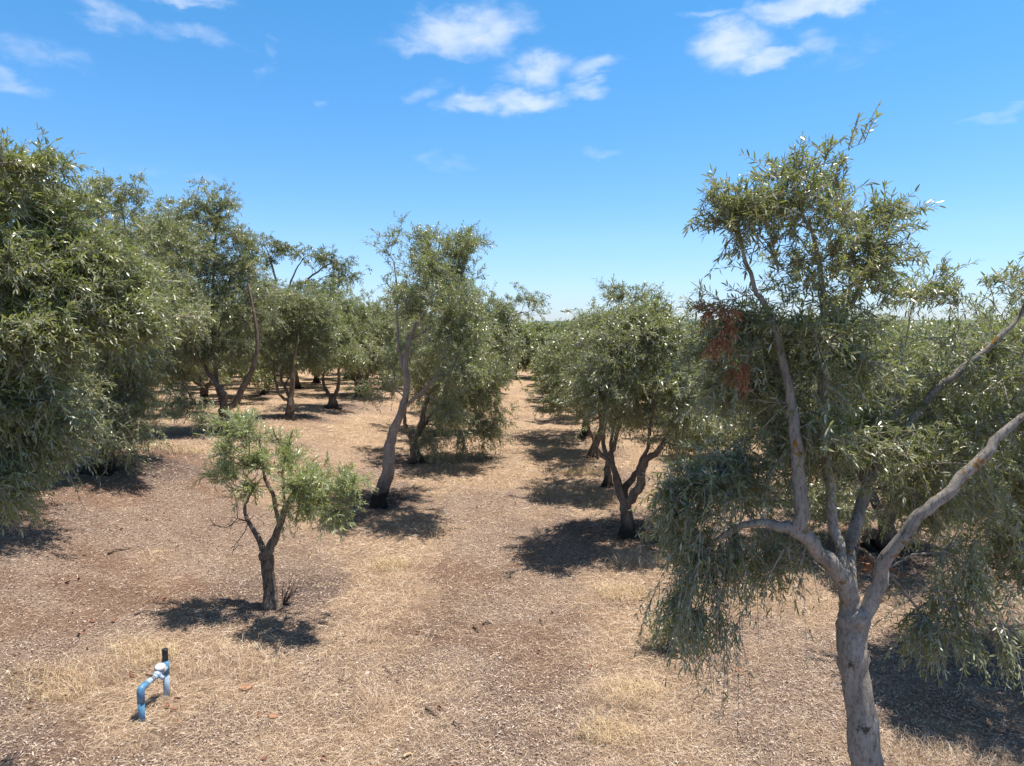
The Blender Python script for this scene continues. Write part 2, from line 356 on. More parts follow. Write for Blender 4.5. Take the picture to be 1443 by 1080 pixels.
def build_ground():
    xs = np.unique(np.concatenate([np.arange(-14, 14, .10), np.sinh(np.linspace(-7.2, 7.2, 220)) * 3.0]))
    ys = np.unique(np.concatenate([np.arange(3, 24, .10), -3 - np.geomspace(.5, 400, 25), np.linspace(-3, 3, 13), 24 + np.geomspace(.25, 2500, 130)]))
    X, Y = np.meshgrid(xs, ys); x = X.ravel(); y = Y.ravel()
    z = terrain(x, y, True)
    nx, ny = len(xs), len(ys)
    i = (np.arange(ny - 1)[:, None] * nx + np.arange(nx - 1)[None, :]).ravel()
    F = np.stack([i, i + 1, i + nx + 1, i + nx], 1)
    st, so_, li = zones(x, y)
    me = mesh_np('ground', np.stack([x, y, z], 1), [F], smooth=True)
    for nm, a in (('straw', st), ('soil', so_), ('litter', li)):
        at = me.attributes.new(nm, 'FLOAT', 'POINT'); at.data.foreach_set('value', a.astype(np.float32))
    m, N, L = new_mat('orchard_ground')
    tc = N.new('ShaderNodeTexCoord')
    def att(n):
        a = N.new('ShaderNodeAttribute'); a.attribute_name = n; return a.outputs['Fac']
    def nz(scale, det=6, rough=.6, sx=1, sy=1, rot=0):
        mp = N.new('ShaderNodeMapping'); mp.inputs['Scale'].default_value = (sx, sy, 1); mp.inputs['Rotation'].default_value = (0, 0, rot)
        L.new(tc.outputs['Object'], mp.inputs[0])
        n = N.new('ShaderNodeTexNoise'); n.inputs['Scale'].default_value = scale; n.inputs['Detail'].default_value = det
        n.inputs['Roughness'].default_value = rough; n.inputs['Distortion'].default_value = .4; L.new(mp.outputs[0], n.inputs['Vector']); return n.outputs['Fac']
    def mix(f, a, b, mode='MIX'):
        mx = N.new('ShaderNodeMixRGB'); mx.blend_type = mode
        for k, v in enumerate((f, a, b)):
            if isinstance(v, (float, int)): mx.inputs[k].default_value = v
            elif isinstance(v, tuple): mx.inputs[k].default_value = (*v, 1)
            else: L.new(v, mx.inputs[k])
        return mx.outputs[0]
    fine = nz(38, 8, .75)
    fine2 = nz(90, 4, .7, 1, .3, .6)
    fine3 = nz(90, 4, .7, .3, 1, .3)
    rd = ramp(N, [(.33, (.09, .055, .04)), (.46, (.34, .24, .18)), (.56, (.54, .41, .32)), (.73, (.72, .60, .50))]); L.new(fine, rd.inputs[0])
    rs = ramp(N, [(.33, (.12, .07, .045)), (.46, (.48, .33, .22)), (.6, (.70, .52, .37)), (.78, (.80, .65, .50))]); L.new(fine2, rs.inputs[0])
    rs2 = ramp(N, [(.34, (.12, .07, .045)), (.49, (.52, .37, .25)), (.72, (.80, .63, .45))]); L.new(fine3, rs2.inputs[0])
    rs_ = mix(nz(6, 3), rs.outputs[0], rs2.outputs[0])
    rr = ramp(N, [(.30, (.14, .08, .052)), (.5, (.31, .19, .13)), (.75, (.46, .31, .235))]); L.new(fine, rr.inputs[0])
    rl = ramp(N, [(.34, (.06, .04, .035)), (.5, (.17, .12, .105)), (.62, (.30, .235, .21)), (.78, (.55, .47, .42))]); L.new(fine, rl.inputs[0])
    c = mix(att('litter'), rd.outputs[0], rl.outputs[0])
    so2 = N.new('ShaderNodeMath'); so2.operation = 'MULTIPLY'; so2.inputs[1].default_value = .8; L.new(att('soil'), so2.inputs[0])
    c = mix(so2.outputs[0], c, rr.outputs[0])
    # straw edge broken up by noise
    ma = N.new('ShaderNodeMath'); ma.operation = 'MULTIPLY_ADD'; ma.inputs[1].default_value = 1.2; L.new(nz(5, 6, .7), ma.inputs[0]); 
    sb = N.new('ShaderNodeMath'); sb.operation = 'SUBTRACT'; sb.inputs[1].default_value = .6; L.new(att('straw'), sb.inputs[0]); L.new(sb.outputs[0], ma.inputs[2])
    mr = N.new('ShaderNodeMapRange'); mr.inputs['From Min'].default_value = .1; mr.inputs['From Max'].default_value = .7; L.new(ma.outputs[0], mr.inputs['Value'])
    c = mix(mr.outputs[0], c, rs_)
    big = ramp(N, [(.35, (.84, .80, .78)), (.65, (1.08, 1.06, 1.04))]); L.new(nz(.9, 4), big.inputs[0])
    c = mix(1.0, c, big.outputs[0], 'MULTIPLY')
    b = N.new('ShaderNodeBsdfPrincipled'); L.new(c, b.inputs['Base Color']); b.inputs['Roughness'].default_value = .95
    b.inputs['Specular IOR Level'].default_value = .15
    bp = N.new('ShaderNodeBump'); bp.inputs['Strength'].default_value = 1.0; bp.inputs['Distance'].default_value = .05
    ah = N.new('ShaderNodeMath'); ah.operation = 'ADD'; L.new(fine, ah.inputs[0]); L.new(fine2, ah.inputs[1])
    L.new(ah.outputs[0], bp.inputs['Height']); L.new(bp.outputs[0], b.inputs['Normal'])
    o = N.new('ShaderNodeOutputMaterial'); L.new(b.outputs[0], o.inputs[0])
    me.materials.append(m)
    tag(link('ground', me), 'dry orchard floor of pinkish brown soil, straw and fallen leaves', kind='structure')

# ------------------------------------------------------------------ tree engine
def unit(a):
    return a / np.maximum(np.linalg.norm(a, axis=-1, keepdims=True), 1e-9)

class Skeleton:
    def __init__(s): s.p = []; s.par = []; s.r = []; s.path = []; s.fix = []; s.kind = []
    def add(s, p, par, r=0.0, kind=0):
        s.p.append(np.asarray(p, float)); s.par.append(par); s.r.append(r); s.fix.append(r > 0); s.kind.append(kind)
        s.path.append(0 if par < 0 else s.path[par] + float(np.linalg.norm(s.p[-1] - s.p[par])))
        return len(s.p) - 1
    def limb(s, pts, rads, start=-1, sub=4, wob=.012, rng=None):
        """smooth manual limb through pts, returns node index at each given point"""
        pts = [np.asarray(q, float) for q in pts]
        ids = []
        prev = start
        if start >= 0: pts = [s.p[start]] + pts; rads = [min(s.r[start], rads[0] * 1.1)] + list(rads)
        n = len(pts)
        for i in range(n):
            if i == 0:
                if start < 0: prev = s.add(pts[0], -1, rads[0]); ids.append(prev)
                continue
            p0 = pts[max(i - 2, 0)]; p1 = pts[i - 1]; p2 = pts[i]; p3 = pts[min(i + 1, n - 1)]
            for k in range(1, sub + 1):
                t = k / sub
                q = .5 * ((2 * p1) + (-p0 + p2) * t + (2 * p0 - 5 * p1 + 4 * p2 - p3) * t * t + (-p0 + 3 * p1 - 3 * p2 + p3) * t ** 3)
                if k < sub and rng is not None: q = q + rng.normal(0, wob, 3)
                prev = s.add(q, prev, rads[i - 1] * (1 - t) + rads[i] * t)
            ids.append(prev)
        return ids
    def grow(s, A, rng, bf=.35, arch=.10, kind=1, minpath=0.0, wob=.05):
        """join every attractor to the skeleton, cheapest way home first"""
        P0 = np.array(s.p)
        d0 = np.sqrt(((A[:, None, :] - P0[None]) ** 2).sum(-1)).min(1)
        order = np.argsort(d0 + rng.normal(0, .08, len(A)))
        cap = len(s.p) + len(A) * 4
        buf = np.zeros((cap, 3)); pl = np.full(cap, 1e9); n = len(s.p)
        buf[:n] = P0; pl[:n] = np.array(s.path)
        fx = np.array(s.path); pl[:n] = np.where(fx < minpath, 1e9, fx)
        ends = []
        for a in A[order]:
            dd = buf[:n] - a
            dist = np.sqrt((dd ** 2).sum(1))
            cost = dist + bf * pl[:n] + np.where(dd[:, 2] > .25, .35 * dd[:, 2], 0) * (1 if arch < .2 else 0)
            j = int(np.argmin(cost)); L_ = dist[j]
            k = 3 if L_ > .35 else (2 if L_ > .15 else 1)
            prev = j; side = rng.normal(0, wob, 3) * L_
            p0 = buf[j].copy()
            for q in range(1, k + 1):
                t = q / k
                pt = p0 * (1 - t) + a * t + (np.array([0, 0, arch * L_]) + side) * (4 * t * (1 - t))
                prev = s.add(pt, prev, 0, kind)
                buf[n] = pt; pl[n] = s.path[prev]; n += 1
            ends.append(prev)
        return ends
    def finish(s, rtip=.0032, ex=.44):
        n = len(s.p); cnt = np.zeros(n); ch = [[] for _ in range(n)]
        for i in range(n - 1, -1, -1):
            if not ch[i]: cnt[i] = 1
            else: cnt[i] = sum(cnt[c] for c in ch[i])
            if s.par[i] >= 0: ch[s.par[i]].append(i)
        for i in range(n):
            r = rtip * cnt[i] ** ex
            if s.fix[i]: r = s.r[i]
            elif s.par[i] >= 0: r = min(r, s.r[s.par[i]] * (.8 if s.fix[s.par[i]] else .97))
            s.r[i] = max(r, rtip * .8)
        return ch
    def tubes(s, ch, rng, flare=1.0, base_h=.3, knob=.10, rmin=0.0):
        V = []; F = []; off = 0
        n = len(s.p); root = [i for i in range(n) if s.par[i] < 0]
        stack = [(i, -1) for i in root]
        while stack:
            i, par = stack.pop()
            chain = [i] if par < 0 else [par, i]
            cur = i
            while ch[cur]:
                c = max(ch[cur], key=lambda q: s.r[q] + (.5 if (s.fix[q] and s.fix[cur]) else 0))
                for q in ch[cur]:
                    if q != c: stack.append((q, cur))
                chain.append(c); cur = c
            if s.r[i] < rmin: continue
            pts = np.array([s.p[q] for q in chain]); rad = np.array([s.r[q] for q in chain])
            if par >= 0: rad[0] = rad[1] * 1.12
            m = len(pts)
            if m < 2: continue
            sides = 14 if rad[min(1, m - 1)] > .06 else (8 if rad[1] > .02 else (5 if rad[1] > .008 else 3))
            T = np.zeros_like(pts); T[:-1] = pts[1:] - pts[:-1]; T[-1] = T[-2]; T[1:-1] = pts[2:] - pts[:-2]
            T = unit(T)
            u = np.cross(T[0], [0.3, .9, .1]); u /= max(np.linalg.norm(u), 1e-6)
            ang = np.arange(sides) / sides * 2 * math.pi
            ph = rng.random() * 9
            for k in range(m):
                u = u - T[k] * u.dot(T[k]); u /= max(np.linalg.norm(u), 1e-6)
                v = np.cross(T[k], u)
                rr = np.full(sides, rad[k])
                if sides >= 8:
                    rr = rr * (1 + knob * np.sin(ang * 2 + ph + k * .35) * .6 + knob * np.sin(ang * 3 - k * .5 + ph * 2) * .5 + knob * .8 * rng.normal(0, .35, sides))
                    if par < 0:
                        hz = pts[k][2] - pts[0][2]
                        if hz < base_h:
                            q = (1 - hz / base_h) ** 2
                            rr = rr * (1 + flare * q * (.45 + .35 * np.sin(ang * 4 + ph)))
                V.append(pts[k] + np.outer(np.cos(ang) * rr, u) + np.outer(np.sin(ang) * rr, v))
            base = off + np.arange(m - 1)[:, None] * sides
            a = np.arange(sides)[None]; b = (a + 1) % sides
            F.append(np.stack([base + a, base + b, base + sides + b, base + sides + a], -1).reshape(-1, 4))
            off += m * sides
            V.append(pts[-1:] + T[-1] * rad[-1] * .6)          # close the end
            lastring = off - sides + np.arange(sides)
            F.append(np.stack([lastring, np.roll(lastring, -1), np.full(sides, off), np.full(sides, off)], -1))
            off += 1
        V = np.concatenate(V)
        quads = [f for f in F]
        Q = np.concatenate(quads)
        tri = Q[:, 2] == Q[:, 3]
        return V, Q[~tri], Q[tri][:, :3]

def leaves(pos, d, size, wid, rng, detail, flip=.22, cup=.25):
    """one lance-shaped leaf per row; detail 0: kite, 1: curved six-point leaf"""
    n = len(pos)
    up = np.array([0, 0, 1.0]) + rng.normal(0, .55, (n, 3))
    w = unit(np.cross(d, up)); nn = unit(np.cross(w, d))
    fl = rng.random(n) < flip
    w = np.where(fl[:, None], -w, w)
    L = size[:, None]; W = (size * wid)[:, None] * .5
    if detail == 0:
        V = np.stack([pos, pos + d * L * .5 + w * W, pos + d * L - nn * L * .08, pos + d * L * .5 - w * W], 1)
        F = np.arange(n * 4).reshape(n, 4)[:, ::-1]
        return V.reshape(-1, 3), [F]
    c = nn * L * cup * rng.uniform(-.3, 1, (n, 1))
    p1 = pos + d * L * .32; p2 = pos + d * L * .72 - c * .35; tip = pos + d * L * .98 - c
    V = np.stack([pos, p1 + w * W, p1 - w * W, p2 + w * W * .8, p2 - w * W * .8, tip], 1)
    b = np.arange(n)[:, None] * 6
    return V.reshape(-1, 3), [b + np.array([[0, 2, 1]]), b + np.array([[3, 5, 4]])[:, [0, 2, 1]] * 1, b + np.array([[1, 2, 4, 3]])]

def foliage(P0, D, rng, L=(.22, .42), droop=.35, npair=9, lsize=(.05, .075), wid=.19, detail=1, twig_r=.0018, spread=.65, flip=.22):
    """twigs rooted at P0 heading D, with pairs of leaves; returns V, faces, mat idx (0 leaves, 1 twigs)"""
    n = len(P0)
    Ls = rng.uniform(L[0], L[1], n)
    dr = droop * rng.uniform(.3, 1.6, n)
    D = unit(D)
    K = npair
    t = (np.arange(K) + .8) / K
    g = np.array([0, 0, -1.0])
    pos = P0[:, None] + D[:, None] * (Ls[:, None] * t)[..., None] + g * (dr[:, None] * t ** 2 * Ls[:, None])[..., None]
    tan = unit(D[:, None] + g * (2 * dr[:, None] * t)[..., None])
    a0 = unit(np.cross(tan, rng.normal(0, 1, (n, 1, 3))))
    b0 = np.cross(tan, a0)
    ang = np.arange(K) * (math.pi / 2) + rng.normal(0, .35, (n, K))
    lp = []; ld = []
    for sgn in (0, math.pi):
        side = a0 * np.cos(ang + sgn)[..., None] + b0 * np.sin(ang + sgn)[..., None]
        dd = unit(tan * (1 - spread * .5) + side * spread + rng.normal(0, .16, side.shape) * 1.7 + g * .10)
        lp.append(pos.reshape(-1, 3)); ld.append(dd.reshape(-1, 3))
    lp.append((P0 + D * Ls[:, None] + g * (dr * Ls)[:, None])); ld.append(tan[:, -1])
    lp = np.concatenate(lp); ld = np.concatenate(ld)
    keep = rng.random(len(lp)) < .93
    lp = lp[keep]; ld = ld[keep]
    sz = rng.uniform(lsize[0], lsize[1], len(lp)) * rng.uniform(.6, 1.15, len(lp))
    V, F = leaves(lp, ld, sz, wid, rng, detail, flip)
    mi = [np.zeros(len(f)) for f in F]
    if twig_r > 0:
        ts = np.array([0, .5, 1.0])
        q = P0[:, None] + D[:, None] * (Ls[:, None] * ts)[..., None] + g * (dr[:, None] * ts ** 2 * Ls[:, None])[..., None]
        a1 = unit(np.cross(D, rng.normal(0, 1, (n, 3)))); b1 = np.cross(D, a1)
        rr = twig_r * np.array([1.3, .9, .5])
        ring = []
        for k in range(3):
            an = k * 2 * math.pi / 3
            ring.append(q + (a1[:, None] * math.cos(an) + b1[:, None] * math.sin(an)) * rr[None, :, None])
        TV = np.stack(ring, 2).reshape(n, 9, 3)   # (n, ring, side)
        base = len(V) + np.arange(n)[:, None] * 9
        fs = []
        for r_ in range(2):
            for k in range(3):
                k2 = (k + 1) % 3
                fs.append(base + np.array([[r_ * 3 + k, r_ * 3 + k2, r_ * 3 + 3 + k2, r_ * 3 + 3 + k]]))
        V = np.concatenate([V, TV.reshape(-1, 3)])
        F.append(np.concatenate(fs)); mi.append(np.ones(len(F[-1])))
    return V, F, mi

def lobe_points(lobes, n, rng, clump=.16, per=9):
    """attractors gathered in clumps inside ellipsoid lobes; lobe = (centre, radii, weight[, kind])"""
    w = np.array([l[2] for l in lobes], float); w /= w.sum()
    out = []; idx = []
    for li, l in enumerate(lobes):
        m = max(2, int(n * w[li] / per))
        v = unit(rng.normal(0, 1, (m, 3))) * (rng.random((m, 1)) ** .42)
        cc = np.array(l[0]) + v * np.array(l[1])
        for c in cc:
            k = max(2, int(rng.normal(per, per * .45)))
            sg = clump * rng.uniform(.6, 1.4)
            out.append(c + rng.normal(0, sg, (k, 3)) * np.array([1.15, 1.15, .8])); idx += [li] * k
    return np.concatenate(out), np.array(idx)

def twig_seeds(sk, ends, rng, per_end, up=.15, outward=.8, centre=None):
    e = np.repeat(np.array(ends), per_end)
    P_ = np.array(sk.p); par = np.array(sk.par)
    t = rng.random((len(e), 1)) * .9
    P0 = P_[e] * (1 - t) + P_[par[e]] * t
    bd = unit(P_[e] - P_[par[e]])
    D = bd * .55 + rng.normal(0, .55, (len(e), 3)) + np.array([0, 0, up])
    if centre is not None:
        D = D + unit(P0 - centre) * outward * .6
    return P0, D

def build_tree(name, root_xyz, sk, groups, rng, bark, leafm, label, cat='olive tree', group=None, flare=1.5, knob=.1, rtip=.0032, rmin=0.0, ex=.44, data_only=False):
    """groups: list of (part_name, V, F, mi, mats) ; trunk comes from the skeleton"""
    ch = sk.finish(rtip, ex)
    V, Q, T = sk.tubes(ch, rng, flare, knob=knob, rmin=rmin)
    root = np.array(root_xyz)
    tm = mesh_np(name + '_trunk', V - root, [Q, T], [bark], smooth=True)
    parts = [('trunk', tm)]
    for pn, V, F, mi, mats in groups:
        parts.append((pn, mesh_np(name + '_' + pn, V - root, F, mats, np.concatenate(mi))))
    if data_only: return parts
    e = empty(name, root_xyz)
    tag(e, label, cat, group)
    for pn, me in parts: link(pn, me, e)
    return e

def cat_foliage(lst):
    V = []; F = []; mi = []; off = 0
    for v, f, m in lst:
        V.append(v); F += [q + off for q in f]; mi += m; off += len(v)
    return np.concatenate(V), F, mi

def px_lobes(lst, Y):
    """(px, py, rx, ry, dY, rdepth, weight) -> world ellipsoids"""
    out = []
    for (px, py, rx, ry, dY, rd, w) in lst:
        s = (Y + dY) / F_PX
        out.append((P(px, py, Y + dY), (rx * s, rd, ry * s), w))
    return out
# ================================================================== hero trees
NOT_YET = True
def hero_fore():
    rng = np.random.default_rng(11); Y = 3.8
    base = P(1236, 1362, Y); base[2] = tz(base[0], base[1]) - .05
    sk = Skeleton(); s = Y / F_PX
    def q(px, py, dy=0): return P(px, py, Y + dy)
    t = sk.limb([base, q(1236, 1200), q(1224, 1080), q(1207, 970), q(1200, 905), q(1201, 862)], [.115, .095, .086, .080, .078, .080], sub=5, wob=.008, rng=rng)
    # arching left limb
    a = sk.limb([q(1188, 815, -.05), q(1155, 782, -.1), q(1125, 750, -.15), q(1060, 738, -.1), q(1010, 762, 0), q(972, 812, .1)], [.050, .041, .036, .020, .014, .009], start=t[-1], sub=4, wob=.008, rng=rng)
    # upright from the left limb
    b = sk.limb([q(1127, 690, -.15), q(1120, 610, -.15), q(1108, 530, -.1), q(1090, 455, -.1), q(1066, 415, -.1)], [.034, .028, .023, .018, .012], start=a[2], sub=4, wob=.006, rng=rng)
    # middle pair
    c = sk.limb([q(1196, 790, .15), q(1212, 715, .3), q(1238, 645, .4), q(1290, 585, .5), q(1345, 530, .5), q(1400, 484, .5), q(1440, 440, .5)], [.038, .032, .028, .025, .022, .017, .011], start=t[-1], sub=4, wob=.009, rng=rng)
    c2 = sk.limb([q(1225, 690, .4), q(1240, 630, .45), q(1262, 585, .5), q(1270, 500, .5)], [.028, .025, .021, .012], start=c[1], sub=3, wob=.006, rng=rng)
    # right limb
    d = sk.limb([q(1232, 835, -.05), q(1250, 785, -.1), q(1285, 738, -.15), q(1330, 700, -.2), q(1385, 644, -.2), q(1425, 600, -.2), q(1470, 560, -.2)], [.040, .036, .034, .031, .027, .019, .012], start=t[-2], sub=4, wob=.008, rng=rng)
    # central upright into the top crown
    e = sk.limb([q(1175, 745, .1), q(1165, 660, .1), q(1158, 560, .1), q(1160, 460, .05), q(1155, 370, 0), q(1130, 290, 0)], [.028, .025, .021, .018, .013, .008], start=a[0], sub=4, wob=.007, rng=rng)
    e2 = sk.limb([q(1200, 430, .1), q(1230, 350, .1)], [.014, .008], start=e[3], sub=3, wob=.006, rng=rng)
    e3 = sk.limb([q(1050, 370, -.1), q(1040, 320, -.1)], [.010, .006], start=b[4], sub=3, wob=.006, rng=rng)
    l = px_lobes([
        (1118, 255, 26, 32, 0, .2, .8), (1165, 285, 36, 26, 0, .25, 1.0), (1222, 325, 30, 38, .1, .3, 1.1), (1090, 325, 48, 36, -.1, .3, 1.0), (1035, 360, 36, 42, -.1, .3, .8), (1040, 300, 24, 18, -.1, .2, .2),
        (1150, 375, 70, 50, 0, .35, 2.5), (1105, 455, 55, 34, -.05, .3, 1.4), (1200, 455, 50, 34, .1, .3, 1.4), (1020, 560, 40, 40, .1, .3, 1.0), (1215, 400, 48, 45, .1, .3, 1.5), (1050, 440, 50, 45, -.1, .3, 1.2), (1165, 480, 66, 50, .1, .4, 2.4),
        (1170, 585, 85, 60, .2, .45, 4.2), (1090, 590, 65, 60, .1, .4, 3.0), (1230, 560, 45, 60, .3, .4, 2.2), (1130, 520, 60, 40, 0, .4, 1.8), (1015, 520, 45, 45, 0, .3, 1.1)], Y)
    ll = px_lobes([(1015, 668, 45, 26, .1, .22, 1.7), (1075, 660, 48, 34, .25, .25, 1.5), (975, 715, 26, 42, .05, .18, 1.5), (985, 780, 26, 50, .05, .18, 1.5), (965, 825, 17, 45, .05, .14, .9), (1045, 765, 40, 24, .1, .22, .7), (1090, 780, 26, 16, .1, .2, .25), (990, 860, 18, 26, 0, .12, .4)], Y)
    lr = px_lobes([(1290, 700, 60, 50, .4, .35, 1.6), (1360, 700, 60, 60, .35, .4, 1.8), (1345, 790, 40, 36, .2, .3, .8), (1300, 865, 42, 32, .1, .25, .9), (1360, 860, 32, 38, .1, .25, .8), (1310, 620, 60, 45, .5, .35, 1.6), (1380, 600, 55, 50, .4, .4, 1.6)], Y)
    lu = px_lobes([(1405, 420, 38, 30, .4, .25, .8), (1425, 380, 22, 22, .4, .2, .4), (1390, 500, 60, 45, .45, .35, 1.6), (1330, 520, 55, 40, .5, .35, 1.3), (1440, 540, 40, 60, .2, .3, 1.2), (1322, 405, 20, 18, .4, .1, .08)], Y)
    fol = []
    def group(lobes, n, per, bf, droop, L, up, arch, clump=.065, npair=10, ls=(.033, .056)):
        A, _ = lobe_points(lobes, n, rng, clump, 8)
        ends = sk.grow(A, rng, bf, arch, minpath=2.3)
        P0, D = twig_seeds(sk, ends, rng, per, up, .8, np.mean([x[0] for x in lobes], 0))
        fol.append(foliage(P0, D, rng, L, droop, npair, ls, .18, 1, .0022, .7, .22))
    group(l, 700, 4, .35, .25, (.10, .22), .2, .08, npair=11)
    group(ll, 260, 4, .3, .8, (.10, .20), -.3, .2)
    lh = px_lobes([(1060, 790, 45, 34, .1, .2, 1), (1100, 760, 30, 20, .1, .15, .5), (1010, 880, 22, 34, 0, .12, .5)], Y)
    group(lh, 60, 2, .3, 1.2, (.10, .24), -.5, .2, npair=6, ls=(.036, .055))
    group(lr, 290, 4, .3, .6, (.10, .22), -.15, .2)
    group(lu, 170, 4, .3, .35, (.10, .20), .15, .1)
    V, F, mi = cat_foliage(fol)
    # dead brown spray
    dl = px_lobes([(1022, 430, 8, 10, -.25, .04, .6), (1016, 480, 8, 22, -.25, .04, 2), (1040, 510, 5, 14, -.25, .03, .4)], Y)
    A, _ = lobe_points(dl, 9, rng, .03, 4)
    ends = sk.grow(A, rng, .2, 0, minpath=2.3)
    P0, D = twig_seeds(sk, ends, rng, 3, -.5)
    Vd, Fd, md = foliage(P0, D, rng, (.04, .085), 1.0, 7, (.03, .048), .2, 1, .0012)
    dl2 = px_lobes([(1225, 790, 14, 12, .2, .06, 1)], Y)
    A, _ = lobe_points(dl2, 3, rng, .035, 3)
    ends = sk.grow(A, rng, .2, 0, minpath=2.0)
    P0, D = twig_seeds(sk, ends, rng, 3, .1)
    V2, F2, m2 = foliage(P0, D, rng, (.08, .14), .3, 7, (.03, .048), .2, 1, .0012)
    Vd, Fd, md = cat_foliage([(Vd, Fd, md), (V2, F2, m2)])
    tr = build_tree('olive_tree', base, sk, [('crown', V, F, mi, [M_leaf, M_twig]), ('dead_leaves', Vd, Fd, md, [M_leaf_dead, M_dead_twig])], rng, M_bark_fore, M_leaf,
                    'nearest olive tree, smooth grey forked trunk leaving the bottom right of the photo', flare=.5, knob=.085, rtip=.0016)
    for c in tr.children:
        if c.name.startswith('dead'): c['label'] = 'orange brown dead leaf sprays hanging among the green'

def hero_left():
    rng = np.random.default_rng(12); Y = 4.5
    b = np.array([-5.1, 4.5, tz(-5.1, 4.5) - .05])
    sk = Skeleton()
    t = sk.limb([b, b + [.03, 0, .5], b + [0, .03, 1.0]], [.12, .105, .10], sub=4, wob=.01, rng=rng)
    sk.limb([b + [.3, -.1, 1.7], b + [.7, -.1, 2.6], b + [1.15, -.1, 3.5]], [.06, .04, .016], start=t[-1], sub=4, wob=.02, rng=rng)
    sk.limb([b + [-.3, .1, 1.8], b + [-.3, 0, 2.8], b + [0, -.1, 3.8]], [.06, .04, .02], start=t[-1], sub=4, wob=.02, rng=rng)
    sk.limb([b + [.4, .2, 1.5], b + [.8, .3, 1.9], b + [1.15, .3, 2.2]], [.045, .025, .012], start=t[-1], sub=4, wob=.02, rng=rng)
    l = px_lobes([(25, 240, 32, 20, -.2, .3, 1.0), (-40, 290, 80, 60, 0, .5, 2), (60, 315, 52, 34, 0, .4, 1.6), (105, 365, 60, 40, .1, .5, 2.0), (155, 415, 46, 34, .2, .4, 1.4), (30, 400, 80, 56, -.1, .5, 2.6), (135, 455, 42, 34, .2, .4, 1.2), (75, 475, 64, 46, 0, .5, 2.2),
                  (0, 530, 60, 44, 0, .5, 1.8), (-80, 450, 90, 130, 0, .8, 2.0), (190, 440, 26, 26, .2, .3, .5)], Y)
    ll = px_lobes([(0, 600, 44, 34, -.1, .3, 1.3), (34, 640, 36, 26, -.1, .3, 1.0), (5, 675, 40, 18, -.1, .25, .9), (-50, 640, 60, 50, 0, .4, 1.2), (55, 575, 36, 26, 0, .3, .8)], Y)
    fol = []
    for lob, n, droop, up, arch in ((l, 1150, .3, .1, .08), (ll, 300, .45, -.05, .15)):
        A, _ = lobe_points(lob, n, rng, .085, 9)
        ends = sk.grow(A, rng, .3, arch, minpath=1.0)
        P0, D = twig_seeds(sk, ends, rng, 5, up, .9, b + [0, 0, 2.2])
        fol.append(foliage(P0, D, rng, (.11, .24), droop, 9, (.037, .062), .19, 1, .0022, .7, .26))
    V, F, mi = cat_foliage(fol)
    build_tree('olive_tree', b, sk, [('crown', V, F, mi, [M_leaf_y, M_twig])], rng, M_bark, M_leaf,
               'large leafy olive crown filling the left edge of the photo, its trunk out of frame', rtip=.002)

